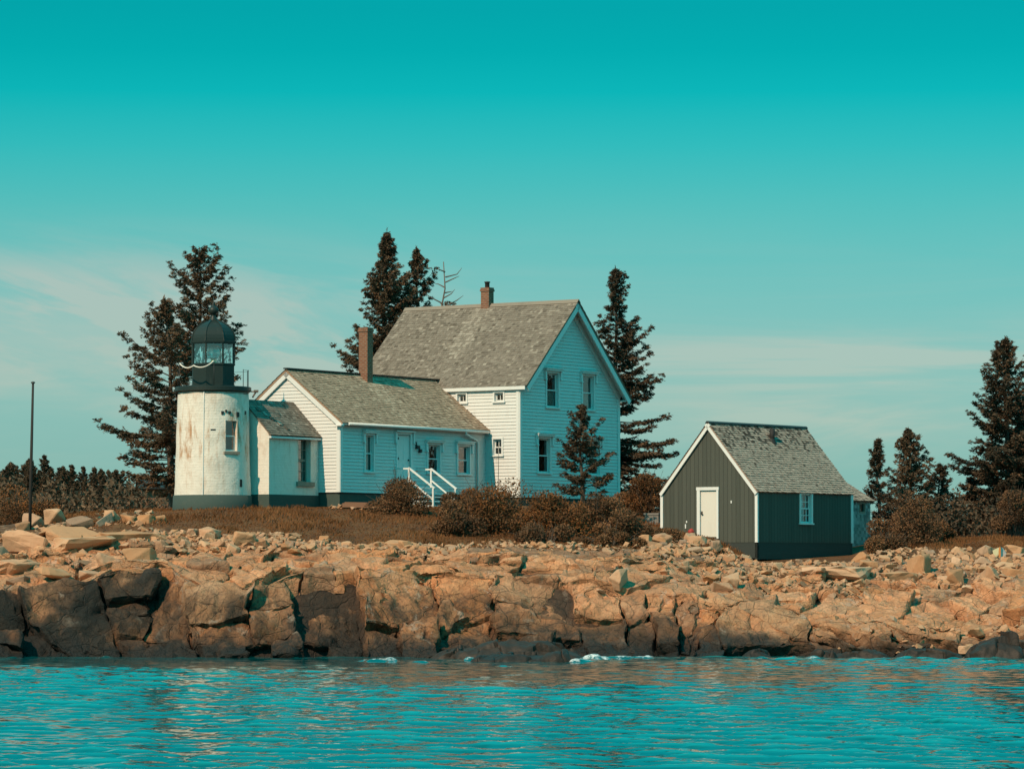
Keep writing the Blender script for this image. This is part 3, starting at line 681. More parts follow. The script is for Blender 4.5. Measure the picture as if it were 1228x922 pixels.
# ---------------------------------------------------------------- carpentry helpers (local frames: F(u, z, off) -> point, off = outward)
def fbox(mb, F, u0, u1, z0, z1, o0, o1):
    mb.hexa([F(u0, z0, o0), F(u1, z0, o0), F(u1, z0, o1), F(u0, z0, o1), F(u0, z1, o0), F(u1, z1, o0), F(u1, z1, o1), F(u0, z1, o1)])
def siding(mb, F, lo, hi, z0, z1, course=.125, proud=.026, holes=()):
    """lapped boards between lo(z) and hi(z), with rectangular holes (u0,u1,za,zb)"""
    zs = set([z0, z1])
    if course:
        z = z0
        while z < z1: zs.add(round(z, 4)); z += course
    for h in holes:
        for z in (h[2], h[3]):
            if z0 < z < z1: zs.add(z)
    zs = sorted(zs)
    off = lambda z: (proud * (1 - ((z - z0) / course) % 1.0)) if course else 0.0
    for a, b in zip(zs, zs[1:]):
        if b - a < 1e-4: continue
        m = (a + b) / 2
        segs = [(lo, hi)]
        for h in sorted(holes):
            if h[2] < m < h[3]:
                l, r = segs.pop(); segs += [(l, (lambda z, q=h[0]: q)), ((lambda z, q=h[1]: q), r)]
        oa = off(a + 1e-5); ob = off(b - 1e-5)
        for l, r in segs:
            if r(m) - l(m) < .005: continue
            mb.face([F(l(a), a, oa), F(r(a), a, oa), F(r(b), b, ob), F(l(b), b, ob)], [(l(a), a), (r(a), a), (r(b), b), (l(b), b)])
            if proud: mb.face([F(l(a), a, 0), F(r(a), a, 0), F(r(a), a, oa), F(l(a), a, oa)])
def shingles(mb, P, u0, u1, v0, v1, rs, course=.125, wmin=.08, wmax=.19, thick=.016, wash=None, worn=0.0, spread=.22):
    """P(u, v, off): u along the eave, v up the slope; individual shingles, colour index in UV"""
    v = v0; row = 0
    while v < v1 - .02:
        u = u0; vt = min(v + course * 1.12, v1)
        while u < u1 - .005:
            wd = rs.uniform(wmin, wmax); ue = min(u + wd, u1)
            j = rs.uniform(-.012, .012); o = thick * rs.uniform(.7, 1.5); c = rs.gauss(.5, spread)
            if wash and abs(u - wash[0] - .25 * (v1 - v) * 0) < wash[1] * (1 + .35 * rs.random()): c += .30 * min(1, v / v1 + .15)
            if worn and v > v1 * .62 and rs.random() < worn * (v / v1 - .4): c -= .5
            c = min(max(c, 0), .999)
            a = max(v + j, v0 - .015)
            mb.face([P(u, a, o), P(ue - .004, a, o), P(ue - .004, vt, .002), P(u, vt, .002)], [(c, .5)] * 4)
            mb.face([P(u, a, -.012), P(ue - .004, a, -.012), P(ue - .004, a, o), P(u, a, o)], [(c * .5, .5)] * 4)
            u = ue
        v += course; row += 1
def slab(mb, P, u0, u1, v0, v1, th):
    mb.hexa([P(u0, v0, -th), P(u1, v0, -th), P(u1, v1, -th), P(u0, v1, -th), P(u0, v0, -.003), P(u1, v0, -.003), P(u1, v1, -.003), P(u0, v1, -.003)], (.3, .5))
def window(parent, F, u0, u1, z0, z1, cas=.09, hood=True, grid=(1, 2), deep=.10, curtain=False, label=None, sill=True):
    """opening u0..u1 x z0..z1: casing, two sashes, glass, sill, hood with dropped ears"""
    c = MB()
    fbox(c, F, u0 - cas, u0, z0, z1, -.02, .045); fbox(c, F, u1, u1 + cas, z0, z1, -.02, .045)
    fbox(c, F, u0 - cas, u1 + cas, z1, z1 + cas, -.02, .047)
    for a, b in ((u0, u0 + .012), (u1 - .012, u1)): fbox(c, F, a, b, z0, z1, -deep - .03, -.021)
    fbox(c, F, u0 + .012, u1 - .012, z1 - .012, z1, -deep - .03, -.021); fbox(c, F, u0 + .012, u1 - .012, z0, z0 + .012, -deep - .03, -.021)
    wobj = c.build('window', M['trim'], parent)
    if label: wobj['label'] = label
    s = MB(); r = .045; a0, a1, b0, b1 = u0 + .013, u1 - .013, z0 + .013, z1 - .013; zm = (b0 + b1) / 2
    for za, zb, o in ((b0, zm + r / 2, -deep + .03), (zm - r / 2 + .001, b1, -deep)) if grid[1] > 1 else ((b0, b1, -deep),):
        fbox(s, F, a0, a0 + r, za, zb, o - .03, o); fbox(s, F, a1 - r, a1, za, zb, o - .03, o)
        fbox(s, F, a0 + r, a1 - r, za, za + r, o - .03, o - .001); fbox(s, F, a0 + r, a1 - r, zb - r, zb, o - .03, o - .001)
        n = grid[0]
        for k in range(1, n):
            um = a0 + (a1 - a0) * k / n; fbox(s, F, um - .012, um + .012, za + r, zb - r, o - .026, o - .004)
        if grid[1] > 2:
            for k in range(1, grid[1] // 2):
                zk = za + (zb - za) * k / (grid[1] // 2); fbox(s, F, a0 + r, a1 - r, zk - .012, zk + .012, o - .025, o - .005)
    s.build('sash', M['trim'], wobj)
    g = MB(); o = -deep - .014
    g.face([F(a0, b0, o), F(a1, b0, o), F(a1, b1, o), F(a0, b1, o)]); g.build('pane', M['glass'], wobj)
    if sill:
        q = MB(); fbox(q, F, u0 - cas - .03, u1 + cas + .03, z0 - .06, z0 - .001, -.02, .085); q.build('sill', M['trim'], wobj)
    if hood:
        q = MB(); zt = z1 + cas
        fbox(q, F, u0 - cas - .10, u1 + cas + .10, zt + .002, zt + .075, -.02, .16)
        fbox(q, F, u0 - cas - .12, u1 + cas + .12, zt + .077, zt + .11, -.02, .20)
        for a in (u0 - cas - .095, u1 + cas + .015):
            fbox(q, F, a, a + .08, zt - .33, zt + .001, -.018, .10); fbox(q, F, a - .01, a + .09, zt - .37, zt - .331, -.018, .13)
        q.build('hood', M['trim'], wobj)
    if curtain:
        q = MB(); n = 14; zt = zm + (0.02 if curtain == 'half' else (b1 - b0) * .48)
        for k in range(n):
            ua = a0 + (a1 - a0) * k / n; ub = a0 + (a1 - a0) * (k + 1) / n
            oo = lambda kk: -deep - .10 - .018 * math.sin(kk * 2.1)
            q.face([F(ua, b0, oo(k)), F(ub, b0, oo(k + 1)), F(ub, zt, oo(k + 1)), F(ua, zt, oo(k))])
        q.build('curtain', M['curtain'], wobj)
    return wobj

# ---------------------------------------------------------------- keeper's house
HR = R(56)                                            # local x recedes right, local y recedes left
H0 = Vector((.30, 143.0, 5.2))
house = empty('keepers_house', H0, HR)
tag(house, "two-storey white clapboard keeper's house with a long low ell and two brick chimneys", 'house')
rs = random.Random(11)
W_, L_, EZ, RZ = 7.41, 8.0, 4.95, 8.44               # main block: width, length, eave height, ridge height
BZ = .54                                              # bottom of siding
FG = lambda u, z, o: Vector((u, -o, z))               # gable wall facing right-front
FW = lambda u, z, o: Vector((-o, u, z))               # wall facing left-front
slope = (RZ - EZ) / (W_ / 2)
glo = lambda z: max(0.0, (z - EZ) / slope) if z > EZ else 0.0
ghi = lambda z: W_ - glo(z)
wins_g = [(2.36, 4.16, 5.54, 'half'), (5.03, 4.16, 5.54, 'half'), (1.75, 1.50, 2.88, False), (5.48, 1.50, 2.88, False)]
hg = [(u - .42, u + .42, a, b) for u, a, b, _ in wins_g]
gw = MB()
# split the rows per storey so each row has at most two openings
siding(gw, FG, glo, ghi, BZ, RZ - .02, .135, .027, hg)

g_o = gw.build('wall', M['siding'], house); g_o['label'] = 'shaded gable wall of white clapboard'
ww = MB(); wins_w = [(.98, 4.33, 4.68, .21), (2.79, 4.33, 4.68, .21), (1.05, 2.18, 2.82, .20)]
siding(ww, FW, lambda z: 0.0, lambda z: L_, BZ, EZ, .135, .024, [(u - h, u + h, a, b) for u, a, b, h in wins_w])
o = ww.build('wall', M['siding'], house); o['label'] = 'sunlit eave wall of white clapboard'
bw = MB()
siding(bw, lambda u, z, o: Vector((u, L_ + o, z)), glo, ghi, BZ, RZ - .02, .25, .02)
siding(bw, lambda u, z, o: Vector((W_ + o, u, z)), lambda z: 0.0, lambda z: L_, BZ, EZ, .25, .02)
bw.build('wall', M['siding'], house)
fl = MB(); fl.box(.03, W_ - .03, .03, L_ - .03, BZ - .06, BZ); fl.box(.03, W_ - .03, .03, L_ - .03, 3.3, 3.4); fl.box(2.2, 2.3, .5, L_ - .1, BZ, 3.3); fl.build('floor', M['interior'], house)
fd = MB(); fd.box(.04, W_ - .04, .04, L_ - .04, -1.2, BZ - .061); fd.build('foundation', M['foundation'], house)
for u, a, b, c in wins_g: window(house, FG, u - .42, u + .42, a, b, .085, True, (1, 2), .09, c)
for u, a, b, h in wins_w[:2]: window(house, FW, u - h, u + h, a, b, .07, False, (2, 1), .08)
u, a, b, h = wins_w[2]; window(house, FW, u - h, u + h, a, b, .08, False, (2, 2), .08)
# corner boards, frieze
tr = MB()
fbox(tr, FG, -.028, .13, BZ, EZ - .05, .001, .052); fbox(tr, FG, W_ - .13, W_ + .028, BZ, EZ - .05, .001, .052)
fbox(tr, FW, -.001, .13, BZ, EZ - .05, .001, .050)
fbox(tr, FW, .0, L_, EZ - .20, EZ - .02, .022, .05)
fbox(tr, FG, 0, W_, BZ - .05, BZ + .03, -.02, .034); fbox(tr, FW, 0, L_, BZ - .05, BZ + .03, -.02, .033)
tr.build('corner_trim', M['trim'], house)
OV, OVR, OVG = .12, .40, .40                                    # eave and gable overhang
th = math.atan(slope); ct, st = math.cos(th), math.sin(th)
def roofP(x0, z0, sgn, ct, st):
    return lambda u, v, o: Vector((x0 + sgn * (v * ct) - sgn * o * st, u, z0 + v * st + o * ct))
vl = (W_ / 2 + OV) / ct; vr = (W_ / 2 + OVR) / ct
PL = roofP(-OV, EZ - OV * slope + .10, 1, ct, st); PRr = roofP(W_ + OVR, EZ - OVR * slope + .10, -1, ct, st)
rf = MB(); slab(rf, PL, -OVG, L_ + OVG * .7, 0, vl - .002, .09); slab(rf, PRr, -OVG, L_ + OVG * .7, 0, vr - .002, .09)
shingles(rf, PL, -OVG - .03, L_ + OVG * .7 + .03, -.02, vl, rs, wash=(4.1, .38))
shingles(rf, PRr, -OVG - .03, L_ + OVG * .7 + .03, -.02, vr, rs, .29, .2, .4)
zr = EZ - OV * slope + .10 + vl * st
rf.hexa([Vector(q) for q in ((W_/2-.14, -OVG-.03, zr-.09), (W_/2, -OVG-.03, zr+.04), (W_/2, L_+.3, zr+.04), (W_/2-.14, L_+.3, zr-.09), (W_/2-.13, -OVG-.03, zr-.07), (W_/2, -OVG-.03, zr+.07), (W_/2, L_+.3, zr+.07), (W_/2-.13, L_+.3, zr-.07))], (.75, .5))
rf.hexa([Vector(q) for q in ((W_/2, -OVG-.03, zr+.04), (W_/2+.14, -OVG-.03, zr-.09), (W_/2+.14, L_+.3, zr-.09), (W_/2, L_+.3, zr+.04), (W_/2, -OVG-.03, zr+.07), (W_/2+.13, -OVG-.03, zr-.07), (W_/2+.13, L_+.3, zr-.07), (W_/2, L_+.3, zr+.07))], (.6, .5))
roof = rf.build('roof', M['shingle'], house); roof['label'] = 'steep weathered shingle roof of the main block'
# rake boards, cornice
rk = MB()
for P, vl in ((PL, vl), (PRr, vr)):
    rk.hexa([P(-OVG, 0.0, -.30), P(-OVG, vl - .004, -.30), P(-OVG + .05, vl - .004, -.30), P(-OVG + .05, 0.0, -.30), P(-OVG, 0.0, -.092), P(-OVG, vl - .004, -.092), P(-OVG + .05, vl - .004, -.092), P(-OVG + .05, 0.0, -.092)])
    rk.hexa([P(-.06, 0.3, -.36), P(-.06, vl - .15, -.36), P(-.022, vl - .15, -.36), P(-.022, 0.3, -.36), P(-.06, 0.3, -.092), P(-.06, vl - .15, -.092), P(-.022, vl - .15, -.092), P(-.022, 0.3, -.092)])
    rk.hexa([P(-OVG + .052, 0.02, -.115), P(-OVG + .052, vl - .05, -.115), P(-.062, vl - .05, -.115), P(-.062, 0.02, -.115), P(-OVG + .052, 0.02, -.093), P(-OVG + .052, vl - .05, -.093), P(-.062, vl - .05, -.093), P(-.062, 0.02, -.093)])
rk.build('rake_board', M['trim'], house)
co = MB(); ze = EZ - OV * slope + .10
co.box(-OV + .02, -.052, -OVG + .06, L_, ze - .10, ze - .04); co.box(-OV - .02, -OV + .018, -OVG + .052, L_ + .2, ze - .16, ze - .02)
zq = EZ - OVR * slope + .10; co.box(W_ + .04, W_ + OVR - .02, -OVG + .06, L_, zq - .10, zq - .04)
co.build('cornice', M['trim'], house)
def chimney(parent, x, y, w, d, z0, z1, pots, label):
    m = MB(); m.box(x - w/2, x + w/2, y - d/2, y + d/2, z0, z1 - .16); m.box(x - w/2 - .03, x + w/2 + .03, y - d/2 - .03, y + d/2 + .03, z1 - .158, z1 - .08); m.box(x - w/2 - .01, x + w/2 + .01, y - d/2 - .01, y + d/2 + .01, z1 - .078, z1)
    c = m.build('chimney', M['brick'], parent); c['label'] = label
    q = MB(); q.box(x - w/2 - .06, x + w/2 + .06, y - d/2 - .06, y + d/2 + .06, z0, z0 + .02)
    if pots: q2 = MB(); q2.lathe([(.10, z1 - .1), (.10, z1 + .2), (.13, z1 + .21), (.13, z1 + .25), (.0, z1 + .27)], 10, True, 0, (x, y)); q2.build('flue_pipe', M['iron'], c)
    else: q2 = MB(); q2.box(x - w/2 + .1, x + w/2 - .1, y - d/2 + .1, y + d/2 - .1, z1 + .002, z1 + .01); q2.build('flue_opening', M['interior'], c)
chimney(house, W_ / 2, 4.1, .36, .40, RZ - .5, 9.27, True, 'short brick chimney on the main ridge')
# ---- ell (kitchen wing)
EX0, EY0, EY1 = -9.75, 1.65, 6.65; EEZ, ERZ = 3.25, 5.17
FE = lambda u, z, o: Vector((u, EY0 - o, z)); FGe = lambda u, z, o: Vector((EX0 - o, u, z))
ym = (EY0 + EY1) / 2; es = (ERZ - EEZ) / (ym - EY0)
hole_e = [(-7.89 - .26, -7.89 + .26, 1.36, 2.74), (-5.62 - .44, -5.62 + .44, .86, 2.84), (-3.61 - .40, -3.61 + .40, 1.40, 2.50), (-1.555 - .40, -1.555 + .40, 1.40, 2.50)]
ew = MB(); siding(ew, FE, lambda z: EX0, lambda z: 0.0, BZ, EEZ, .13, .027, hole_e); ew.build('wall', M['siding'], house)['label'] = 'shaded front wall of the low ell'
ge = MB(); siding(ge, FGe, lambda z: EY0 + (max(0, z - EEZ)) / es, lambda z: EY1 - (max(0, z - EEZ)) / es, BZ, ERZ - .01, .13, .022); ge.build('wall', M['siding'], house)['label'] = 'sunlit gable wall of the low ell'
be = MB(); siding(be, lambda u, z, o: Vector((u, EY1 + o, z)), lambda z: EX0, lambda z: 0.0, BZ, EEZ, .25, .02); be.build('wall', M['siding'], house)
fl = MB(); fl.box(EX0 + .03, -.03, EY0 + .03, EY1 - .03, BZ - .06, BZ); fl.box(EX0 + .05, -.03, ym, ym + .1, BZ, EEZ); fl.build('floor', M['interior'], house)
fd = MB(); fd.box(EX0 + .04, .03, EY0 + .04, EY1 - .04, -1.2, BZ - .061); fd.build('foundation', M['foundation'], house)
window(house, FE, *hole_e[0], .085, True, (1, 2), .09, 'full', 'narrow shaded window left of the ell door')
window(house, FE, *hole_e[2], .085, True, (1, 2), .09)
window(house, FE, *hole_e[3], .085, True, (1, 2), .09)
# door
u0, u1, z0, z1 = hole_e[1]
d = MB(); fbox(d, FE, u0 + .02, u1 - .02, z0 + .02, z1 - .02, -.09, -.045)
for a, b in ((u0 + .11, (u0 + u1) / 2 - .04), ((u0 + u1) / 2 + .04, u1 - .11)):
    for c, e in ((z0 + .2, z0 + .85), (z0 + 1.0, z1 - .2)): fbox(d, FE, a, b, c, e, -.046, -.036)
door = d.build('door', M['trim'], house); door['label'] = 'plain painted back door of the ell'
d = MB(); cas = .09
fbox(d, FE, u0 - cas, u0, z0 - .04, z1, -.09, .045); fbox(d, FE, u1, u1 + cas, z0 - .04, z1, -.09, .045); fbox(d, FE, u0 - cas, u1 + cas, z1, z1 + cas, -.09, .047); fbox(d, FE, u0 - cas, u1 + cas, z0 - .1, z0 - .041, -.09, .07)
d.build('frame', M['trim'], door)
d = MB(); zt = z1 + cas
fbox(d, FE, u0 - cas - .1, u1 + cas + .1, zt + .002, zt + .06, -.02, .16)
for a in (u0 - cas - .10, u1 + cas + .02): fbox(d, FE, a, a + .08, zt - .40, zt + .001, -.018, .10); fbox(d, FE, a - .01, a + .09, zt - .44, zt - .401, -.018, .13)
d.build('hood', M['trim'], door)
for z in (z0 + .25, z0 + 1.0, z1 - .2): d = MB(); fbox(d, FE, u0 - .005, u0 + .06, z, z + .09, -.044, .05); d.build('hinge', M['iron'], door)
d = MB(); d.lathe([(0, 0), (.03, .0), (.035, .03), (.02, .06), (0, .065)], 10); k = d.build('handle', M['iron'], door); k.location = FE(u1 - .09, z0 + 1.0, -.045); k.rotation_euler = (R(90), 0, 0)
for uu, zz in ((-4.83, 2.42), (-4.62, 2.28)):
    d = MB(); fbox(d, FE, uu - .03, uu + .03, zz, zz + .16, .02, .06); fbox(d, FE, uu - .05, uu + .05, zz - .12, zz - .001, .03, .14); fbox(d, FE, uu - .06, uu + .06, zz + .0, zz + .02, .061, .15)
    d.build('wall_lamp', M['iron'], house)
et = math.atan(es); ec, esn = math.cos(et), math.sin(et); eo = .22; evl = (ym - EY0 + eo) / ec
PE = lambda u, v, o: Vector((u, EY0 - eo + v * ec - o * esn, EEZ - eo * es + .10 + v * esn + o * ec))
PEb = lambda u, v, o: Vector((u, EY1 + eo - v * ec + o * esn, EEZ - eo * es + .10 + v * esn + o * ec))
rf = MB()
for P in (PE, PEb): slab(rf, P, EX0 - .12, .02, 0, evl - .002, .08)
shingles(rf, PE, EX0 - .15, .0, -.02, evl, rs, wash=(-5.0, .5)); shingles(rf, PEb, EX0 - .15, .0, -.02, evl, rs, .29, .2, .4)
zr = EEZ - eo * es + .10 + evl * esn
rf.build('roof', M['shingle_light'], house)['label'] = 'lower shingle roof of the ell'
ft = MB(); ft.bar((EX0 - .16, ym, zr + .03), (.3, ym, zr + .03), .2, .05); ft.build('ridge_cap', M['lantern'], house)
tr = MB()
for P in (PE, PEb): tr.hexa([P(EX0 - .11, .02, -.26), P(EX0 - .11, evl, -.26), P(EX0 - .024, evl, -.26), P(EX0 - .024, .02, -.26), P(EX0 - .11, .02, -.083), P(EX0 - .11, evl, -.083), P(EX0 - .024, evl, -.083), P(EX0 - .024, .02, -.083)])
fbox(tr, FGe, EY0 - .03, EY0 + .13, BZ, EEZ - .12, .001, .052); fbox(tr, FE, EX0 - .031, EX0 + .13, BZ, EEZ - .12, .001, .050)
fbox(tr, FE, EX0, -.04, EEZ - .16, EEZ - .02, .022, .05)
zb = EEZ - eo * es + .10
tr.box(EX0 - .1, -.04, EY0 - eo + .02, EY0 - .052, zb - .09, zb - .03); tr.box(EX0 - .22, EX0 - .033, EY0 - eo, EY0 + .1, zb - .14, zb - .095)
tr.build('ell_trim', M['trim'], house)
gt = MB(); gt.tube([(EX0 + .2, EY0 - eo - .05, zb - .05), (-.15, EY0 - eo - .05, zb - .08)], .055, 8)
gt.tube([(-1.75, EY0 - eo - .05, zb - .1), (-1.7, EY0 - eo - .02, zb - .2), (-.75, EY0 - .09, zb - .42), (-.66, EY0 - .09, zb - .5), (-.66, EY0 - .09, .52), (-.6, EY0 - .12, .44), (-.1, EY0 - .9, .40)], .045, 8)
gt.build('downspout', M['trim'], house)
chimney(house, -5.01, ym - .22, .36, .42, 4.6, 7.12, False, 'tall brick chimney on the ell roof')
# ---- porch steps with white rails
sp_ = MB(); ux0, ux1 = -6.30, -4.72
sp_.box(ux0, ux1, EY0 - .75, EY0 - .024, .74, .80)
for k in range(5): sp_.box(ux0 + .06, ux1 - .06, EY0 - .75 - .26 * (k + 1), EY0 - .75 - .26 * k + .02, .80 - .18 * (k + 1) - .045, .80 - .18 * (k + 1))
for x in (ux0 + .02, ux1 - .06): sp_.hexa([Vector(q) for q in ((x, EY0 - 2.0, -.35), (x + .04, EY0 - 2.0, -.35), (x + .04, EY0 - .1, -.35), (x, EY0 - .1, -.35), (x, EY0 - 2.0, -.15), (x + .04, EY0 - 2.0, -.15), (x + .04, EY0 - .1, .739), (x, EY0 - .1, .739))])
steps = sp_.build('porch_steps', M['trim'], house)
for x in (ux0 + .05, ux1 - .05):
    r = MB(); yt, yb = EY0 - .72, EY0 - 1.86
    r.box(x - .035, x + .035, yt - .035, yt + .035, .801, 1.50); r.box(x - .035, x + .035, yb - .035, yb + .035, -.25, .72)
    r.bar((x, EY0 - .03, 1.50), (x, yt - .04, 1.50), .07, .06); r.bar((x, yt + .02, 1.53), (x, yb - .06, .72), .08, .06); r.bar((x, yt - .02, 1.06), (x, yb, .28), .06, .05)
    r.build('handrail', M['trim'], steps)

# ---------------------------------------------------------------- workroom between the tower and the ell
AX0, AX1, AY0 = -12.83, -9.775, 2.65; AYR = 3.86; AY1 = 5.07; AEZ, ARZ = 2.72, 3.93
annex = empty('workroom', H0, HR)
tag(annex, 'small whitewashed workroom with shingle roof joining the tower to the house', 'outbuilding')
FA = lambda u, z, o: Vector((u, AY0 - o, z)); FAg = lambda u, z, o: Vector((AX0 - o, u, z)); asl = (ARZ - AEZ) / (AYR - AY0)
ha = (-10.65 - .42, -10.65 + .42, .92, 2.56); az0 = .42
m = MB(); siding(m, FA, lambda z: AX0, lambda z: AX1, az0, AEZ, None, 0, [ha]); m.build('wall', M['annex'], annex)['label'] = 'shaded front wall with a tall recessed window'
m = MB(); siding(m, FAg, lambda z: AY0 + max(0, z - AEZ) / asl, lambda z: AY1 - max(0, z - AEZ) / asl, az0, ARZ - .01, .2, 0); m.build('wall', M['annex'], annex)['label'] = 'sunlit end wall beside the tower'
m = MB(); siding(m, lambda u, z, o: Vector((u, AY1 + o, z)), lambda z: AX0, lambda z: AX1, az0, AEZ, None, 0); m.build('wall', M['annex'], annex)
m = MB(); m.box(AX0 - .03, AX1, AY0 - .03, AY1, -1.2, az0 - .001); m.build('foundation', M['foundation'], annex)
m = MB()
for a, b in ((ha[0] - .001, ha[0] + .03), (ha[1] - .03, ha[1] + .001)): fbox(m, FA, a, b, ha[2], ha[3], -.34, -.002)
fbox(m, FA, ha[0], ha[1], ha[3] - .02, ha[3] + .001, -.34, -.003)
wv = m.build('window', M['annex'], annex)
m = MB(); a0, a1 = ha[0] + .03, ha[1] - .03; zm = (ha[2] + ha[3]) / 2
for za, zb_ in ((ha[2], zm), (zm + .001, ha[3] - .02)):
    fbox(m, FA, a0, a0 + .06, za, zb_, -.26, -.21); fbox(m, FA, a1 - .06, a1, za, zb_, -.26, -.21); fbox(m, FA, a0 + .06, a1 - .06, za, za + .05, -.26, -.211); fbox(m, FA, a0 + .06, a1 - .06, zb_ - .05, zb_, -.26, -.211)
    for q in (1/3, 2/3): um = a0 + (a1 - a0) * q; fbox(m, FA, um - .012, um + .012, za + .05, zb_ - .05, -.25, -.22)
    zk = (za + zb_) / 2; fbox(m, FA, a0 + .06, a1 - .06, zk - .012, zk + .012, -.249, -.221)
m.build('sash', M['stone_sill'], wv)
m = MB(); m.face([FA(a0, ha[2], -.235), FA(a1, ha[2], -.235), FA(a1, ha[3], -.235), FA(a0, ha[3], -.235)]); m.build('pane', M['glass'], wv)
m = MB(); fbox(m, FA, ha[0] - .1, ha[1] + .12, ha[2] - .17, ha[2] - .001, -.3, .09); m.build('sill', M['stone_sill'], wv)
m = MB(); fbox(m, FA, a0, a1, ha[2], ha[3], -.36, -.34); m.build('shutter', M['curtain'], wv)
at_ = math.atan(asl); ac, as_ = math.cos(at_), math.sin(at_); ao = .14; avl = (AYR - AY0 + ao) / ac
PA = lambda u, v, o: Vector((u, AY0 - ao + v * ac - o * as_, AEZ - ao * asl + .07 + v * as_ + o * ac)); PAb = lambda u, v, o: Vector((u, AY1 + ao - v * ac + o * as_, AEZ - ao * asl + .07 + v * as_ + o * ac))
m = MB()
for P in (PA, PAb): slab(m, P, AX0 - .06, AX1, 0, avl - .002, .06); shingles(m, P, AX0 - .09, AX1, -.02, avl, rs)
for k in range(5):     # a few slipped and patched shingles near the tower
    u = AX0 + .25 + .22 * k; v = 1.25 - .24 * k
    m.hexa([PA(u, v, .03), PA(u + .16, v - .02, .03), PA(u + .16, v + .2, .022), PA(u, v + .22, .022), PA(u, v, .05), PA(u + .16, v - .02, .05), PA(u + .16, v + .2, .034), PA(u, v + .22, .034)], (.97 if k % 2 else .02, .5))
m.build('roof', M['shingle'], annex)
m = MB(); m.box(AX0 - .05, AX1, AY0 - ao, AY0 - .003, AEZ - ao * asl - .06, AEZ - ao * asl + .008); m.build('eave_board', M['trim'], annex)

# ---------------------------------------------------------------- lighthouse
TC = Vector((-11.20, 134.2, 5.07))
tower = empty('lighthouse', TC, 0)
tag(tower, 'short round white lighthouse tower with black-green lantern and rust stains', 'lighthouse')
def trad(z): t = min(max(z / 4.4, 0), 1); return 1.455 - .135 * (t ** .8)
AW = R(-90 + 35); hw = .265
n = 120; angs = [2 * math.pi * k / n for k in range(n)]
da = math.asin((hw + .0) / 1.36)
base_a = [AW - da + (2 * da) * k / 4 for k in range(5)]
oth = [a for a in np.linspace(AW + da, AW - da + 2 * math.pi, n - 4)[1:-1]]
angs = base_a + list(oth); nA = len(angs)
zs = list(np.linspace(.5, 2.12, 14)) + [2.12 + 1.16 * k / 10 for k in range(1, 11)] + list(np.linspace(3.28, 4.37, 10)[1:])
Vt = []; Ft = []
for z in zs:
    for a in angs: Vt.append((trad(z) * math.cos(a), trad(z) * math.sin(a), z))
Vt = np.array(Vt); nz = fbm(Vt * 2.2, 201, 4) * .016; hr = np.hypot(Vt[:, 0], Vt[:, 1]); Vt[:, 0] *= 1 + nz / hr; Vt[:, 1] *= 1 + nz / hr
for i in range(len(zs) - 1):
    for k in range(nA):
        if k < 4 and zs[i] > 2.119 and zs[i + 1] < 3.281: continue
        k2 = (k + 1) % nA; Ft.append((i * nA + k, i * nA + k2, (i + 1) * nA + k2, (i + 1) * nA + k))
np_mesh('wall', Vt, Ft, M['tower'], tower, True)
m = MB(); m.lathe([(1.55, -1.4), (1.50, 0), (1.478, .5), (1.44, .51)], 72); m.build('base_band', M['foundation'], tower)
tang = Vector((-math.sin(AW), math.cos(AW), 0)); nrm = Vector((math.cos(AW), math.sin(AW), 0))
FT = lambda u, z, o: nrm * (1.30 + o) + tang * u + Vector((0, 0, z))
m = MB()
fbox(m, FT, -hw - .005, -hw + .025, 2.12, 3.28, -.2, .06); fbox(m, FT, hw - .025, hw + .005, 2.12, 3.28, -.2, .06); fbox(m, FT, -hw, hw, 3.255, 3.285, -.2, .055); fbox(m, FT, -hw, hw, 2.115, 2.145, -.2, .06)
tw = m.build('window', M['tower'], tower)
m = MB(); zm = 2.7
for za, zb_ in ((2.145, zm + .02), (zm - .02, 3.255)):
    o0 = -.10 if za < 2.5 else -.13
    fbox(m, FT, -hw + .025, -hw + .07, za, zb_, o0 - .03, o0); fbox(m, FT, hw - .07, hw - .025, za, zb_, o0 - .03, o0); fbox(m, FT, -hw + .07, hw - .07, za, za + .045, o0 - .03, o0 - .001); fbox(m, FT, -hw + .07, hw - .07, zb_ - .045, zb_, o0 - .03, o0 - .001)
m.build('sash', M['trim'], tw)
m = MB(); m.face([FT(-hw + .02, 2.14, -.118), FT(hw - .02, 2.14, -.118), FT(hw - .02, 3.26, -.118), FT(-hw + .02, 3.26, -.118)]); m.build('pane', M['glass'], tw)
m = MB(); fbox(m, FT, -hw - .07, hw + .07, 2.02, 2.118, -.1, .13); m.build('sill', M['stone_sill'], tw)
m = MB(); m.lathe([(1.0, 2.0), (1.0, 4.2)], 24); m.lathe([(0, 4.2), (1.0, 4.2)], 24); m.build('stairwell', M['interior'], tower)
m = MB(); AP = R(-90 - 10)
for a, b in ((.1, 4.36),): m.tube([((trad(z) + .005) * math.cos(AP), (trad(z) + .005) * math.sin(AP), z) for z in np.linspace(-.1, 4.36, 12)], .02, 6)
m.build('cable_conduit', M['trim'], tower)
m = MB()
for adeg, z, w2, h2 in ((20, 3.55, .05, .06), (26, 3.62, .03, .05), (32, 3.56, .05, .05), (48, 3.5, .06, .09), (52, .95, .06, .14), (5, 2.92, .09, .025), (68, 3.58, .05, .07)):
    a = R(-90 + adeg); nn = Vector((math.cos(a), math.sin(a), 0)); tt = Vector((-math.sin(a), math.cos(a), 0))
    FF = lambda u, zz, o: nn * (trad(z) + o) + tt * u + Vector((0, 0, zz)); m = MB(); fbox(m, FF, -w2, w2, z - h2, z + h2, -.05, .022); m.build('vent', M['iron'], tower)
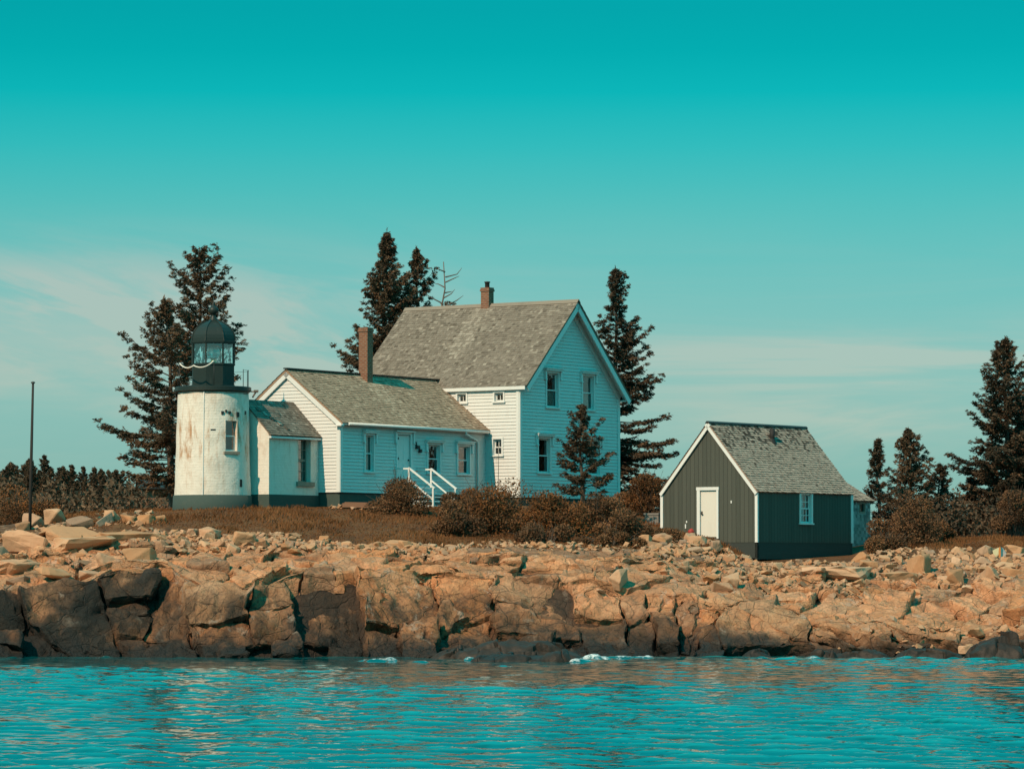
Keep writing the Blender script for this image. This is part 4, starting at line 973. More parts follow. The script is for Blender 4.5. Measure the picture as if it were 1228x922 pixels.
m = MB(); m.lathe([(1.2, 4.30), (1.34, 4.33), (1.36, 4.37), (1.43, 4.40), (1.43, 4.54), (1.40, 4.56), (0, 4.57)], 64, False); m.lathe([(1.30, 4.25), (1.335, 4.30)], 64); m.build('gallery_deck', M['lantern'], tower)
OA = R(-90 - 22.5 + 8)             # octagonal lantern
def octa(r): return [Vector((r * math.cos(OA + k * R(45)), r * math.sin(OA + k * R(45)), 0)) for k in range(8)]
m = MB(); m.lathe([(.86, 4.572), (.86, 4.62), (.83, 4.63), (.83, 5.36), (.87, 5.37), (.87, 5.43), (.80, 5.44), (.0, 5.44)], 8, False, OA); m.build('lantern_panel', M['lantern'], tower)
m = MB()
for p_ in octa(.83): m.bar((p_.x, p_.y, 5.44), (p_.x, p_.y, 6.20), .05, .05, (p_.x, p_.y, 0))
m.lathe([(.76, 6.16), (.87, 6.16), (.87, 6.22), (.76, 6.22), (.76, 6.16)], 8, False, OA); m.build('glazing_bar', M['lantern'], tower)
for k in range(8):
    a, b = octa(.815)[k], octa(.815)[(k + 1) % 8]; g = MB(); z = Vector((0, 0, 1)); q = (b - a).normalized() * .03
    g.face([a + q + z * 5.44, b - q + z * 5.44, b - q + z * 6.16, a + q + z * 6.16]); g.build('pane', M['lantern_glass'], tower)
m = MB(); m.lathe([(.74, 6.222), (.90, 6.20), (.905, 6.26), (.865, 6.28), (.86, 6.38), (.84, 6.50), (.78, 6.64), (.68, 6.78), (.54, 6.90), (.37, 6.99), (.20, 7.05), (.12, 7.10)], 8, False, OA)
for k in range(8):
    rr = [(.91, 6.24), (.87, 6.38), (.85, 6.50), (.79, 6.64), (.69, 6.785), (.55, 6.905), (.38, 6.995), (.20, 7.06)]
    ca, sa = math.cos(OA + k * R(45)), math.sin(OA + k * R(45)); m.tube([(r * ca, r * sa, z + .004) for r, z in rr], .018, 5)
dome = m.build('dome', M['lantern'], tower)
m = MB(); m.lathe([(.16, 7.08), (.13, 7.14), (.09, 7.22), (.08, 7.28), (.13, 7.31), (.19, 7.38), (.20, 7.46), (.17, 7.54), (.09, 7.60), (.05, 7.63), (.07, 7.66), (.02, 7.72), (.012, 7.95), (0, 7.97)], 16); m.build('finial', M['lantern'], dome)
m = MB(); m.lathe([(0, 5.44), (.16, 5.445), (.12, 5.5), (.09, 5.56), (.09, 5.62), (.14, 5.63), (0, 5.635)], 12); m.build('lens_pedestal', M['brass'], tower)
m = MB(); m.lathe([(.0, 5.64), (.17, 5.64), (.20, 5.66), (.21, 5.70), (.235, 5.71), (.24, 5.76), (.265, 5.77), (.27, 5.84), (.265, 5.90), (.24, 5.91), (.235, 5.96), (.21, 5.97), (.20, 6.02), (.14, 6.06), (0, 6.07)], 20, False); m.build('lens', M['lens'], tower)
m = MB(); rp = [(1.33 * math.cos(a), 1.33 * math.sin(a)) for a in (R(-90 - 65), R(-90 - 18 + 24), R(-90 + 62), R(-90 + 85), R(20), R(75), R(130), R(180 - 20 + 15))]
for i_, (x, y) in enumerate(rp): m = MB(); m.tube([(x, y, 4.56), (x, y, 5.43 if i_ < 2 else 5.20)], .014, 6); m.build('rail_post', M['iron'], tower)
for zz in (5.18,):
    m = MB()
    for k in range(2, 8):
        a, b = rp[k], rp[(k + 1) % 8]; a1_, b1_ = math.atan2(a[1], a[0]), math.atan2(b[1], b[0])
        if b1_ < a1_: b1_ += 2 * math.pi
        m.tube([(1.33 * math.cos(a1_ + (b1_ - a1_) * i / 6), 1.33 * math.sin(a1_ + (b1_ - a1_) * i / 6), zz) for i in range(7)], .006, 5)
    m.build('rail_wire', M['iron'], tower)
m = MB(); pts = []
A1, B1 = Vector((*rp[0], 5.42)), Vector((*rp[1], 5.48)); mid_ = Vector((1.45 * math.cos(R(-90 - 25)), 1.45 * math.sin(R(-90 - 25)), 5.30))
for i in range(9): t_ = i / 8; pts.append(A1.lerp(mid_, t_) - Vector((0, 0, .13 * 4 * t_ * (1 - t_))) + Vector((0, -.1, 0)) * math.sin(math.pi * t_))
for i in range(1, 9): t_ = i / 8; pts.append(mid_.lerp(B1, t_) - Vector((0, 0, .15 * 4 * t_ * (1 - t_))) + Vector((0, -.1, 0)) * math.sin(math.pi * t_))
m.tube(pts, .028, 6); rope = m.build('rope', M['rope'], None); rope.location = TC
tag(rope, 'white rope hanging in two loops on the lantern gallery rail', 'rope')
m = MB(); m.bar((1.36, -.2, 4.40), (1.68, -.35, 4.36), .07, .05); m.bar((1.62, -.34, 4.36), (1.50, -.30, 4.16), .05, .05); m.box(1.55, 1.72, -.40, -.28, 4.36, 4.44); m.build('bracket', M['grey_wood'], tower)

# ---------------------------------------------------------------- dark green boathouse shed
S0 = Vector((9.16, 134.0, 2.9)); shed = empty('shed', S0, R(52))
tag(shed, 'dark green board shed with white trim standing on the rocks', 'shed')
SL, SW, SEZ, SRZ, SBZ = 6.57, 4.40, 2.87, 5.42, .93
FS = lambda u, z, o: Vector((u, -o, z)); FSg = lambda u, z, o: Vector((-o, u, z)); ss = (SRZ - SEZ) / (SW / 2)
hs = (3.28 - .35, 3.28 + .35, 1.68, 2.78)
m = MB(); siding(m, FS, lambda z: 0, lambda z: SL, SBZ, SEZ, None, 0, [hs]); m.build('wall', M['shed'], shed)['label'] = 'shaded long wall with the window'
dd = (2.21 - .38, 2.21 + .38, 1.13, 2.90)
m = MB(); siding(m, FSg, lambda z: max(0, z - SEZ) / ss, lambda z: SW - max(0, z - SEZ) / ss, .93, SRZ - .01, None, 0, [dd])
# (gable needs a break at the eave for the slope)
m = MB(); siding(m, FSg, lambda z: max(0, z - SEZ) / ss, lambda z: SW - max(0, z - SEZ) / ss, .93, SRZ - .01, SEZ - .93, 0, [dd]); m.build('wall', M['shed'], shed)['label'] = 'sunlit gable wall with the door'
m = MB(); siding(m, lambda u, z, o: Vector((u, SW + o, z)), lambda z: 0, lambda z: SL, SBZ, SEZ, None, 0); siding(m, lambda u, z, o: Vector((SL + o, u, z)), lambda z: max(0, z - SEZ) / ss, lambda z: SW - max(0, z - SEZ) / ss, .93, SRZ - .01, SEZ - .93, 0); m.build('wall', M['shed'], shed)
m = MB(); fbox(m, FS, .012, SL - .012, .30, SBZ + .02, -.12, -.012); fbox(m, FSg, .012, 3.2, .34, SBZ + .02, -.12, -.012)
m.box(SL - .1, SL - .012, .0, SW, .3, SBZ); m.build('skirt', M['shed_skirt'], shed)
m = MB(); m.box(.12, SL - .12, .12, SW - .12, SBZ - .02, SBZ + .05); m.build('floor', M['interior'], shed)
for x in (.3, 2.2, 4.3, SL - .3):
    for y in (.25, SW - .3): m = MB(); m.box(x - .1, x + .1, y - .1, y + .1, -.8, SBZ - .021); m.build('post', M['bark'], shed)
window(shed, FS, *hs, .10, False, (3, 4), .07)
u0, u1, z0, z1 = dd
m = MB(); fbox(m, FSg, u0 + .012, u1 - .012, z0 + .012, z1 - .012, -.07, -.025); sdoor = m.build('door', M['door_white'], shed)
m = MB(); fbox(m, FSg, u0 - .09, u0, z0 - .05, z1, -.08, .04); fbox(m, FSg, u1, u1 + .14, z0 - .05, z1, -.08, .04); fbox(m, FSg, u0 - .11, u1 + .16, z1, z1 + .12, -.08, .045); m.build('frame', M['trim'], sdoor)
m = MB(); fbox(m, FSg, u1 - .09, u1 - .05, z0 + .84, z0 + .98, -.026, .02); fbox(m, FSg, u1 - .13, u1 - .05, z0 + .88, z0 + .91, .021, .05); m.build('handle', M['iron'], sdoor)
m = MB(); fbox(m, FSg, u0 - .12, u1 + .16, z0 - .12, z0 - .051, -.05, .14); m.build('threshold', M['grey_wood'], sdoor)
m = MB()
for uu, zz, hh in ((3.27, 1.55, .08), (3.22, 1.72, .04), (1.17, 2.45, .05)): m = MB(); fbox(m, FSg, uu - .025, uu + .025, zz - hh, zz + hh, -.005, .015); m.build('hook_plate', M['trim'], shed)
m = MB()
fbox(m, FSg, -.03, .09, .93, SEZ - .03, .001, .03); m2 = MB(); fbox(m2, FSg, SW - .09, SW + .03, 1.3, SEZ - .03, .001, .03); m2.build('corner_board', M['trim'], shed); fbox(m, FS, -.029, .05, .93, SEZ - .03, .001, .028); fbox(m, FS, SL - .12, SL + .03, .93, SEZ - .03, .001, .03)
fbox(m, FS, .052, SL - .122, SEZ - .07, SEZ - .012, .001, .035)
m.build('corner_board', M['trim'], shed)
stt = math.atan(ss); sc_, ssn = math.cos(stt), math.sin(stt); sov = .07; svl = (SW / 2 + sov) / sc_
PS = lambda u, v, o: Vector((u, -sov + v * sc_ - o * ssn, SEZ - sov * ss + .04 + v * ssn + o * sc_)); PSb = lambda u, v, o: Vector((u, SW + sov - v * sc_ + o * ssn, SEZ - sov * ss + .04 + v * ssn + o * sc_))
m = MB()
for P in (PS, PSb): slab(m, P, -.05, SL + .06, 0, svl - .002, .05); shingles(m, P, -.08, SL + .09, -.02, svl, rs, .115, .08, .17, .022, None, .8, .15)
m.build('roof', M['shed_shingle'], shed)
zr = SEZ - sov * ss + .04 + svl * ssn
m = MB(); m.bar((-.09, SW / 2 - .05, zr - .0), (SL + .1, SW / 2 - .05, zr - .0), .10, .05, (0, -1, 1)); m.bar((-.09, SW / 2 + .05, zr), (SL + .1, SW / 2 + .05, zr), .10, .05, (0, 1, 1)); m.build('ridge_cap', M['iron'], shed)
m = MB()
for P in (PS, PSb): m.hexa([P(-.085, -.02, -.17), P(-.085, svl, -.17), P(-.032, svl, -.17), P(-.032, -.02, -.17), P(-.085, -.02, -.052), P(-.085, svl, -.052), P(-.032, svl, -.052), P(-.032, -.02, -.052)])
m.build('rake_board', M['trim'], shed)
m = MB(); pv = PS(3.55, svl - .75, 0); m.tube([pv - Vector((0, 0, .1)), pv + Vector((0, -.02, .44)), pv + Vector((0, -.03, .46))], [.10, .10, .07], 10); m.lathe([(.2, pv.z - .16), (.09, pv.z + .08)], 10, True, 0, (pv.x, pv.y)); m.build('roof_pipe', M['roof_vent'], shed)

# ---------------------------------------------------------------- small hut behind the shed
hp = at(1043.5, 640, 146); hut = empty('hut', (hp.x - 2.75 * math.cos(R(54)), hp.y - 2.75 * math.sin(R(54)), 4.1), R(54))
tag(hut, 'small grey shingled hut half hidden behind the green shed', 'hut')
FH = lambda u, z, o: Vector((u, -o, z)); hh = (1.85, 2.32, 1.00, 1.42)
m = MB(); siding(m, FH, lambda z: 0, lambda z: 2.75, 0, 1.55, None, 0, [hh])
sh = MB()
siding(sh, FH, lambda z: 0, lambda z: 2.75, -.6, 1.55, .13, .015, [hh]); 
rr_ = random.Random(4)
for i in range(16):
    u = 0
    while u < 2.75:
        ue = min(u + rr_.uniform(.08, .18), 2.75); z = -.5 + i * .13
        if not (z + .13 > hh[2] and z < hh[3] and ue > hh[0] and u < hh[1]) and z < 1.45:
            c = rr_.random(); sh.face([FH(u, z, .03), FH(ue - .006, z, .03), FH(ue - .006, z + .128, .018), FH(u, z + .128, .018)], [(c, .5)] * 4)
        u = ue
siding(sh, lambda u, z, o: Vector((2.75 + o, u, z)), lambda z: 0, lambda z: 2.6, -.6, 1.55, .13, .015); siding(sh, lambda u, z, o: Vector((-o, u, z)), lambda z: 0, lambda z: 2.6, -.6, 1.55, .13, .015); siding(sh, lambda u, z, o: Vector((u, 2.6 + o, z)), lambda z: 0, lambda z: 2.75, -.6, 1.55, .13, .015)
for u0_ in (0, 2.75): sh.face([(u0_, 0, 1.55), (u0_, 2.6, 1.55), (u0_, 1.3, 2.3)], [(.5, .5)] * 3)
sh.build('wall', M['wall_shingle'], hut)
wv = MB(); fbox(wv, FH, hh[0], hh[0] + .05, hh[2], hh[3], -.08, .035); fbox(wv, FH, hh[1] - .05, hh[1], hh[2], hh[3], -.08, .035); fbox(wv, FH, hh[0] + .05, hh[1] - .05, hh[3] - .05, hh[3], -.08, .034); fbox(wv, FH, hh[0] + .05, hh[1] - .05, hh[2], hh[2] + .05, -.08, .034); wv = wv.build('window', M['stone_sill'], hut)
g = MB(); g.face([FH(hh[0], hh[2], -.04), FH(hh[1], hh[2], -.04), FH(hh[1], hh[3], -.04), FH(hh[0], hh[3], -.04)]); g.build('pane', M['glass'], wv)
hs_ = .75 / 1.3; ht = math.atan(hs_); hc, hsn = math.cos(ht), math.sin(ht); hvl = 1.45 / hc
m = MB()
for P in ((lambda u, v, o: Vector((u, -.15 + v * hc - o * hsn, 1.50 + v * hsn + o * hc))), (lambda u, v, o: Vector((u, 2.75 - v * hc + o * hsn, 1.50 + v * hsn + o * hc)))): slab(m, P, -.1, 2.85, 0, hvl - .002, .05); shingles(m, P, -.12, 2.87, -.02, hvl, rs)
m.build('roof', M['shed_shingle'], hut)
# ---------------------------------------------------------------- distant cottage roof left of the tower
fp = at(196, 600, 205); cot = empty('cottage', (fp.x, fp.y, 5.0), R(8))
tag(cot, 'distant low cottage with dark roof just left of the lighthouse', 'cottage')
m = MB(); m.box(-1.2, 2.6, 0, 3, -1, 2.35); m.build('wall', M['plank'], cot)
m = MB(); m.hexa([Vector(q) for q in ((-1.5, -.4, 2.36), (2.9, -.4, 2.36), (2.9, 1.5, 2.95), (-1.5, 1.5, 2.95), (-1.5, -.4, 2.46), (2.9, -.4, 2.46), (2.9, 1.5, 3.06), (-1.5, 1.5, 3.06))], (.1, .5)); m.hexa([Vector(q) for q in ((-1.5, 1.5, 2.95), (2.9, 1.5, 2.95), (2.9, 3.4, 2.36), (-1.5, 3.4, 2.36), (-1.5, 1.5, 3.06), (2.9, 1.5, 3.06), (2.9, 3.4, 2.46), (-1.5, 3.4, 2.46))], (.1, .5)); m.build('roof', M['iron'], cot)
m = MB(); m.box(-.75, -.35, .6, 1.0, 2.4, 3.3); m.build('chimney', M['brick'], cot)
# ---------------------------------------------------------------- flagpole
a = gpx(36, 128.5); b = at(39.6, 459, 128.5)
m = MB(); m.tube([Vector((0, 0, -.5)), (b - a) * .5, b - a], [.062, .054, .04], 8); pole = m.build('flagpole', M['pole'], None); pole.location = a
tag(pole, 'tall thin dark bare pole rising from the rocks at far left', 'pole')
m = MB(); m.lathe([(.075, (b - a).z - .02), (.075, (b - a).z + .03), (0, (b - a).z + .05)], 8, True, 0, ((b - a).x, (b - a).y)); m.build('pole_cap', M['iron'], pole)
# ---------------------------------------------------------------- trees and shrubs
def cards(C, A, N, ln, wd):
    """leaf cards: centres C, long axes A, normals N"""
    S = np.cross(A, N); S /= (np.linalg.norm(S, axis=1, keepdims=True) + 1e-9)
    a = A * (ln / 2)[:, None]; s = S * (wd / 2)[:, None]
    V = np.stack([C - a - s * .55, C - a * .2 + s, C + a, C - a * .2 - s * .8], 1)
    return V
def unit(v): return v / (np.linalg.norm(v, axis=-1, keepdims=True) + 1e-9)
def cards_mesh(name, V, rnd, mat, parent):
    n = len(V); return np_mesh(name, V.reshape(-1, 3), np.arange(n * 4).reshape(n, 4), mat, parent, False, dict(rnd=np.repeat(rnd, 4)))
def spruce(name, base, h, maxr, seed, label, group=None, lean=(0, 0), cb=.06, nb=9.5, prof=.85, gap=.25, mat='spruce', droop=.35, fine=1.0, tuft=1.0, asym=None, shape=None, dead=8):
    rs = np.random.RandomState(seed)
    root = empty(name, base, 0); tag(root, label, 'tree', group)
    tr = MB(); L = Vector((lean[0], lean[1], 0))
    def tp(t): return Vector((lean[0] * max(t, 0) ** 1.3 + .06 * math.sin(t * 7 + seed), lean[1] * t + .05 * math.cos(t * 6 + seed), h * t))
    r0 = .016 * h + .03
    tr.tube([tp(-.04)] + [tp(k / 12) for k in range(13)], [r0 * 1.25] + [r0 * (1 - k / 12) + .008 for k in range(13)], 8)
    VV = []; RR = []
    nbr = int(h * nb * 1.45)
    for i in range(nbr):
        t = cb + (1 - cb) * (i + rs.uniform(0, 1)) / nbr; t = min(t, .995)
        env = shape(t) if shape else (1 - t) ** prof * (1 if t > .18 else .75 + .25 * t / .18)
        if rs.rand() < gap * .45 and t < .9: continue
        r = maxr * env * (rs.uniform(.62, 1.08) if rs.rand() > gap else rs.uniform(.3, .6)) + .02 + .09 * (1 - t)
        azm = i * 2.39996 + rs.uniform(-.6, .6)
        if asym is not None: r *= 1 + asym * math.cos(azm)
        d = np.array([math.cos(azm), math.sin(azm), 0]); side = np.array([-d[1], d[0], 0])
        up0 = (.75 * t - droop * (1 - t)) + rs.uniform(-.12, .12)
        P0 = np.array(tp(t)); m = max(4, int(r / .17 * fine))
        s = np.linspace(0, 1, 8)
        curve = P0 + d * (s[:, None] * r) + np.array([0, 0, 1]) * (r * (up0 * s - .25 * (1 - t) * s ** 1.5 + .30 * s ** 3))[:, None] + side * (r * .08 * np.sin(s * 3 + rs.rand() * 6))[:, None]
        tr.tube([Vector(c) for c in curve[[0, 2, 4, 6]]], [.012 + .010 * r, .010 + .007 * r, .009 + .004 * r, .006], 4, False)
        for j in range(m):
            sj = .12 + .88 * (j + rs.rand()) / m
            if t < .5 and sj < .3 and rs.rand() < .6: continue
            c = np.array([np.interp(sj, s, curve[:, k]) for k in range(3)])
            tl = (.05 + .12 * (1 - t) + .32 * r * (1 - .7 * sj)) * rs.uniform(.6, 1.2)
            for sg in (-1, 1, 0):
                if sg == 0 and rs.rand() < .3: continue
                q = unit(d * rs.uniform(.5, .95) + side * sg * rs.uniform(.5, 1.0) + np.array([0, 0, rs.uniform(-.30, .16)]))
                if sg == 0: q = unit(d + np.array([0, 0, rs.uniform(-.2, .45)]))
                nt = max(2, int((tl if sg else .16) / .075 * fine)); u = (np.arange(nt) + rs.rand(nt)) / nt
                cc = c + q * (u * tl)[:, None] + rs.normal(0, .018, (nt, 3))
                K = 7
                cc = np.repeat(cc, K, 0); n_ = len(cc); cc = cc + rs.normal(0, .035, (n_, 3))
                A = unit(q + rs.normal(0, .38, (n_, 3))); N = unit(rs.normal(0, 1, (n_, 3)) + np.array([0, 0, .6]))
                VV.append(cards(cc, A, N, rs.uniform(.10, .20, n_) * tuft, rs.uniform(.032, .066, n_) * tuft)); RR.append(np.clip(rs.normal(.45, .2) + rs.normal(0, .13, n_), 0, 1))
    # leader
    n_ = 26; u = rs.rand(n_); cc = np.array([np.array(tp(.93 + .09 * k)) for k in u]); A = unit(rs.normal(0, .5, (n_, 3)) + np.array([0, 0, 1.1])); VV.append(cards(cc, A, unit(rs.normal(0, 1, (n_, 3))), np.full(n_, .22), np.full(n_, .06))); RR.append(rs.rand(n_))
    for i in range(dead):       # bare lower twigs
        azm = rs.uniform(0, 6.28); t = rs.uniform(.05, .35); p = tp(t); r = maxr * rs.uniform(.3, .8)
        q = p + Vector((math.cos(azm) * r, math.sin(azm) * r, -r * rs.uniform(.1, .45))); tr.tube([p, p.lerp(q, .5) + Vector((0, 0, .06)), q], [.025, .016, .006], 4, False)
    tr.build('trunk', M['bark'], root)
    cards_mesh('crown', np.concatenate(VV), np.concatenate(RR), M[mat], root)
    return root
def tree_at(px, py_top, D, py_base, **kw):
    b = gpx(px, D); top = at(px, py_top, D); return b, top.z - b.z
def T(name, px, top, D, maxr_px, seed, label, **kw):
    b, h = tree_at(px, top, D, None); return spruce(name, b - Vector((0, 0, .08)), h, maxr_px / F_PX * D, seed, label, **kw)
irr = lambda a: (lambda t: ((1 - t) ** .75) * (1 + .28 * math.sin(a + t * 17) + .15 * math.sin(2 * a + t * 41)))
gl = None
T('spruce_tree', 208, 358, 140, 82, 3, 'leaning spruce with wide open drooping branches just left of the lighthouse tower', lean=(-.35, 0), shape=lambda t: (.98 * (1 - t) ** .62 * (1 + .22 * math.sin(t * 19 + 1)) if t < .8 else (1 - t) * 1.9) * (.72 if t < .12 else 1), gap=.35, nb=10, asym=-.25, droop=.2, cb=.10)
T('spruce_tree', 240, 300, 146, 56, 8, 'tall ragged spruce rising behind the lighthouse lantern', lean=(-.10, 0), shape=lambda t: (.55 + .45 * math.sin(t * 23)) * .55 + (.62 if .30 < t < .85 else .28) * min(1, (1 - t) * 4), gap=.4, nb=9, droop=.1, cb=.2)
T('spruce_tree', 459, 278, 158, 56, 12, 'tall full spruce behind the house left of the main roof', lean=(.15, 0), shape=lambda t: min(1.15, (1 - t) * 2.3) * (1 + .22 * math.sin(t * 27)), gap=.15, nb=14, droop=.1, cb=.15, asym=.22)
T('spruce_tree', 503, 298, 159, 50, 17, 'thinner broken-looking spruce above the ridge beside a dead snag', lean=(-.1, 0), shape=lambda t: (1.25 if t < .66 else (.34 if t < .74 else .62 * min(1, (1 - t) * 5))) * (1 + .2 * math.sin(t * 31)), gap=.5, nb=9, droop=.15, cb=.3, asym=.3)
T('spruce_tree', 738, 323, 156, 74, 21, 'tall pointed spruce standing right of the house gable', prof=.8, shape=lambda t: (1 - t) ** .72 * (1 + .13 * math.sin(t * 29)), gap=.22, nb=11.5, droop=.45, mat='spruce_dark', cb=.05, asym=.15)
T('young_spruce', 697, 486, 137.2, 43, 25, 'small open young spruce growing in front of the blue-shaded gable', shape=lambda t: (1 - t) ** .68 * (1 + .42 * math.sin(t * 46)), gap=.18, nb=8.5, droop=-.05, cb=.2, mat='spruce_dark', dead=3, fine=1.1)
T('spruce_tree', 1053, 526, 147, 29, 31, 'slim small spruce nearest the shed among the trees at right', shape=lambda t: (1 - t) ** .8 * (1 + .15 * math.sin(t * 33)), gap=.3, nb=10, mat='spruce_dark', droop=.1)
T('spruce_tree', 1091, 514, 149, 50, 35, 'bushy brownish spruce in the middle of the right-hand group', shape=lambda t: (1 - t) ** .78 * (1 + .12 * math.sin(t * 25)), gap=.15, nb=15, droop=.1)
T('spruce_tree', 1126, 556, 151, 40, 39, 'low dark spruce between the brownish spruce and the tall one', prof=.8, gap=.25, nb=12, mat='spruce_dark', droop=.1)
T('spruce_tree', 1207, 406, 152, 84, 43, 'tallest dark spruce at right with tiered ragged branches', shape=lambda t: (1 - t) ** .75 * (1 + .16 * math.sin(t * 24)), gap=.15, nb=16, mat='spruce_dark', droop=.3, cb=.03)
T('spruce_tree', 1246, 428, 154, 84, 47, 'dark spruce cut off by the right edge of the photo', prof=.75, gap=.15, nb=16, mat='spruce_dark', droop=.3)
T('spruce_tree', 1163, 572, 153, 30, 51, 'short dense spruce at the foot of the tallest right-hand spruce', prof=.7, gap=.2, nb=14, mat='spruce_dark', droop=.1)
# dead snag
b = gpx(530, 158.5); sn = empty('dead_snag', b, 0); tag(sn, 'bare dead snag with crooked twigs above the main roof ridge', 'dead tree')
m = MB(); h = at(532, 314, 158.5).z - b.z; tw_ = [Vector((.15 * math.sin(k * 1.7), 0, h * k / 9)) for k in range(10)]; m.tube(tw_, [.13 - .012 * k for k in range(10)], 6); m.build('trunk', M['grey_wood'], sn)
rr_ = random.Random(3)
for k in range(22):
    t_ = .5 + .48 * k / 22; p = Vector((.15 * math.sin(t_ * 9 * 1.7), 0, h * t_)); sgn = 1 if (k % 3) else -1; l = rr_.uniform(.3, .95) * (1.3 - t_)* 2
    q = p + Vector((sgn * l * .8, rr_.uniform(-.2, .2), rr_.uniform(-.05, .5) * l)); e = q + Vector((sgn * l * .35, 0, rr_.uniform(0, .45) * l))
    m = MB(); m.tube([p, q, e], [.035, .022, .008], 5, False); m.build('branch', M['grey_wood'], sn)

def bush(name, px, D, wpx, top, seed, label, group=None, mat='bush', n=9000, leaf=.85, depth=.8, twig=40, up=.2, sink=.15):
    rs = np.random.RandomState(seed); b = gpx(px, D); hgt = at(px, top, D).z - b.z; rx = wpx / 2 / F_PX * D; ry = rx * depth
    root = empty(name, b - Vector((0, 0, sink)), 0); tag(root, label, 'shrub', group)
    hgt += sink
    nl = max(5, int(rx * hgt * 6)); lob = []
    for k in range(nl):
        a = rs.uniform(0, 6.28); q = math.sqrt(rs.rand()) * .78; e = max(.05, 1 - q ** 2.2)
        z = rs.uniform(.25, .95) * e * hgt
        lob.append((rx * q * math.cos(a), ry * q * math.sin(a), z, rs.uniform(.26, .46) * min(rx, hgt) + .1))
    VV = []; RR = []
    per = int(n * 1.9) // nl
    for x, y, z, r in lob:
        d = unit(rs.normal(0, 1, (per, 3))); rad = r * rs.uniform(.25, 1.0, per) ** .5
        C = np.array([x, y, z]) + d * rad[:, None] * np.array([1.1, 1.1, .85]); C[:, 2] = np.maximum(C[:, 2], .03 * rs.rand(per))
        A = unit(d + rs.normal(0, .7, (per, 3)) + np.array([0, 0, up])); N = unit(d * .6 + rs.normal(0, .8, (per, 3)))
        VV.append(cards(C, A, N, rs.uniform(.07, .15, per) * leaf, rs.uniform(.04, .075, per) * leaf)); RR.append(np.clip(rs.normal(.45, .18) + rs.normal(0, .17, per), 0, 1))
    cards_mesh('foliage', np.concatenate(VV), np.concatenate(RR), M[mat], root)
    m = MB()
    for k in range(twig):
        x, y, z, r = lob[k % nl]; e = Vector((x + rs.normal(0, r * .6), y + rs.normal(0, r * .6), z + abs(rs.normal(0, r * .7)) + r * .35)); o = Vector((x * .25, y * .25, 0))
        m.tube([o, o.lerp(e, .5) + Vector((0, 0, .1)), e], [.022, .014, .005], 4, False)
    m.build('stems', M['bark'], root)
    return root
gB = 'shrubs growing below the house'
bush('shrub', 480, 134.2, 92, 582, 61, 'low rounded shrub left of the porch steps', gB, 'bush_grey', 5000)
bush('shrub', 549, 133.2, 58, 575, 62, 'upright shrub just right of the porch steps', gB, 'bush', 4200, depth=1)
bush('shrub', 543, 128.6, 66, 606, 63, 'dark shrub in front of the upright one below the steps', gB, 'bush_grey', 4200)
bush('shrub', 600, 129.6, 112, 586, 64, 'broad rusty-orange shrub under the sunlit house wall', gB, 'bush', 7000)
bush('shrub', 664, 129.2, 92, 592, 65, 'broad brown shrub under the left gable windows', gB, 'bush', 6500)
bush('shrub', 716, 130.6, 74, 590, 66, 'dark grey-brown shrub around the foot of the young spruce', gB, 'bush_grey', 5200)
bush('shrub', 748, 129.6, 76, 616, 67, 'low trailing shrub at the right end of the hedge', gB, 'bush_grey', 4200)
bush('shrub', 786, 131, 70, 632, 68, 'flattest dark shrub creeping toward the shed', gB, 'bush_grey', 3600)
bush('shrub', 655, 127.0, 110, 628, 69, 'low ragged shrub along the rubble edge below the brown shrub', gB, 'bush_grey', 4500)
bush('shrub', 774, 143.5, 66, 568, 70, 'rounded reddish shrub behind the right corner of the house', None, 'bush', 5500)
bush('shrub', 752, 146, 40, 590, 76, 'small dark shrub against the right corner of the house', None, 'bush_grey', 3000)
bush('shrub', 1086, 136.5, 84, 592, 71, 'large tangled reddish-brown shrub right of the shed', None, 'bush_grey', 9000, twig=120)
bush('shrub', 1062, 134.3, 46, 634, 72, 'dark low shrub at the right corner of the shed', None, 'bush_grey', 3500)
bush('shrub', 1122, 139, 54, 612, 73, 'rusty shrub between the tangled shrub and the dark spruces', None, 'bush', 4500, twig=80)
bush('shrub', 1216, 141, 60, 586, 74, 'tall reddish twiggy shrub at the right edge', None, 'bush_grey', 6500, twig=160)
bush('shrub', 24, 150, 92, 592, 75, 'orange-brown shrub at the left edge before the far woods', None, 'bush', 5500)

# far woods on the left: each spire of the treeline is its own small tree, the thicket below them is one mass
bush('shrub', 735, 127.2, 116, 638, 80, 'lowest dark ragged shrub spilling toward the rubble left of the shed', gB, 'bush_grey', 5200)
gF = 'small spruces of the far treeline'
rr_ = random.Random(9); proto = []
for k in range(4):
    r = spruce('far_spruce', Vector((0, 0, 0)), 6.0, 1.5, 90 + k, '', None, nb=7, fine=.5, tuft=1.5, gap=.15, mat=('spruce', 'spruce', 'spruce', 'spruce_dark')[k], dead=0, cb=.02, prof=.7); proto.append(r)
n = 0
for k in range(84):
    px = -30 + 245 * ((k * .618034) % 1) + rr_.uniform(-3, 3); D = rr_.uniform(205, 265); top = 572 - 12 * math.exp(-((px - 45) / 60) ** 2) + rr_.uniform(-10, 14) - (6 if k % 7 == 0 else 0) + (8 if px > 150 else 0)
    src = proto[k % 4]; b = gpx(px, D); h = at(px, top, D).z - b.z
    if k < 4: o = src
    else:
        o = src.copy(); COL.objects.link(o)
        for ch in src.children: c = ch.copy(); c.parent = o; COL.objects.link(c)
    o.location = b - Vector((0, 0, .1)); sc_h = max(h, 1.5) / 6.0; o.scale = (sc_h * rr_.uniform(.8, 1.25),) * 2 + (sc_h,); o.rotation_euler = (0, 0, rr_.uniform(0, 6.28))
    tag(o, 'small brown-green spruce in the far treeline at left', 'tree', gF)
rs = np.random.RandomState(77); n = 42000
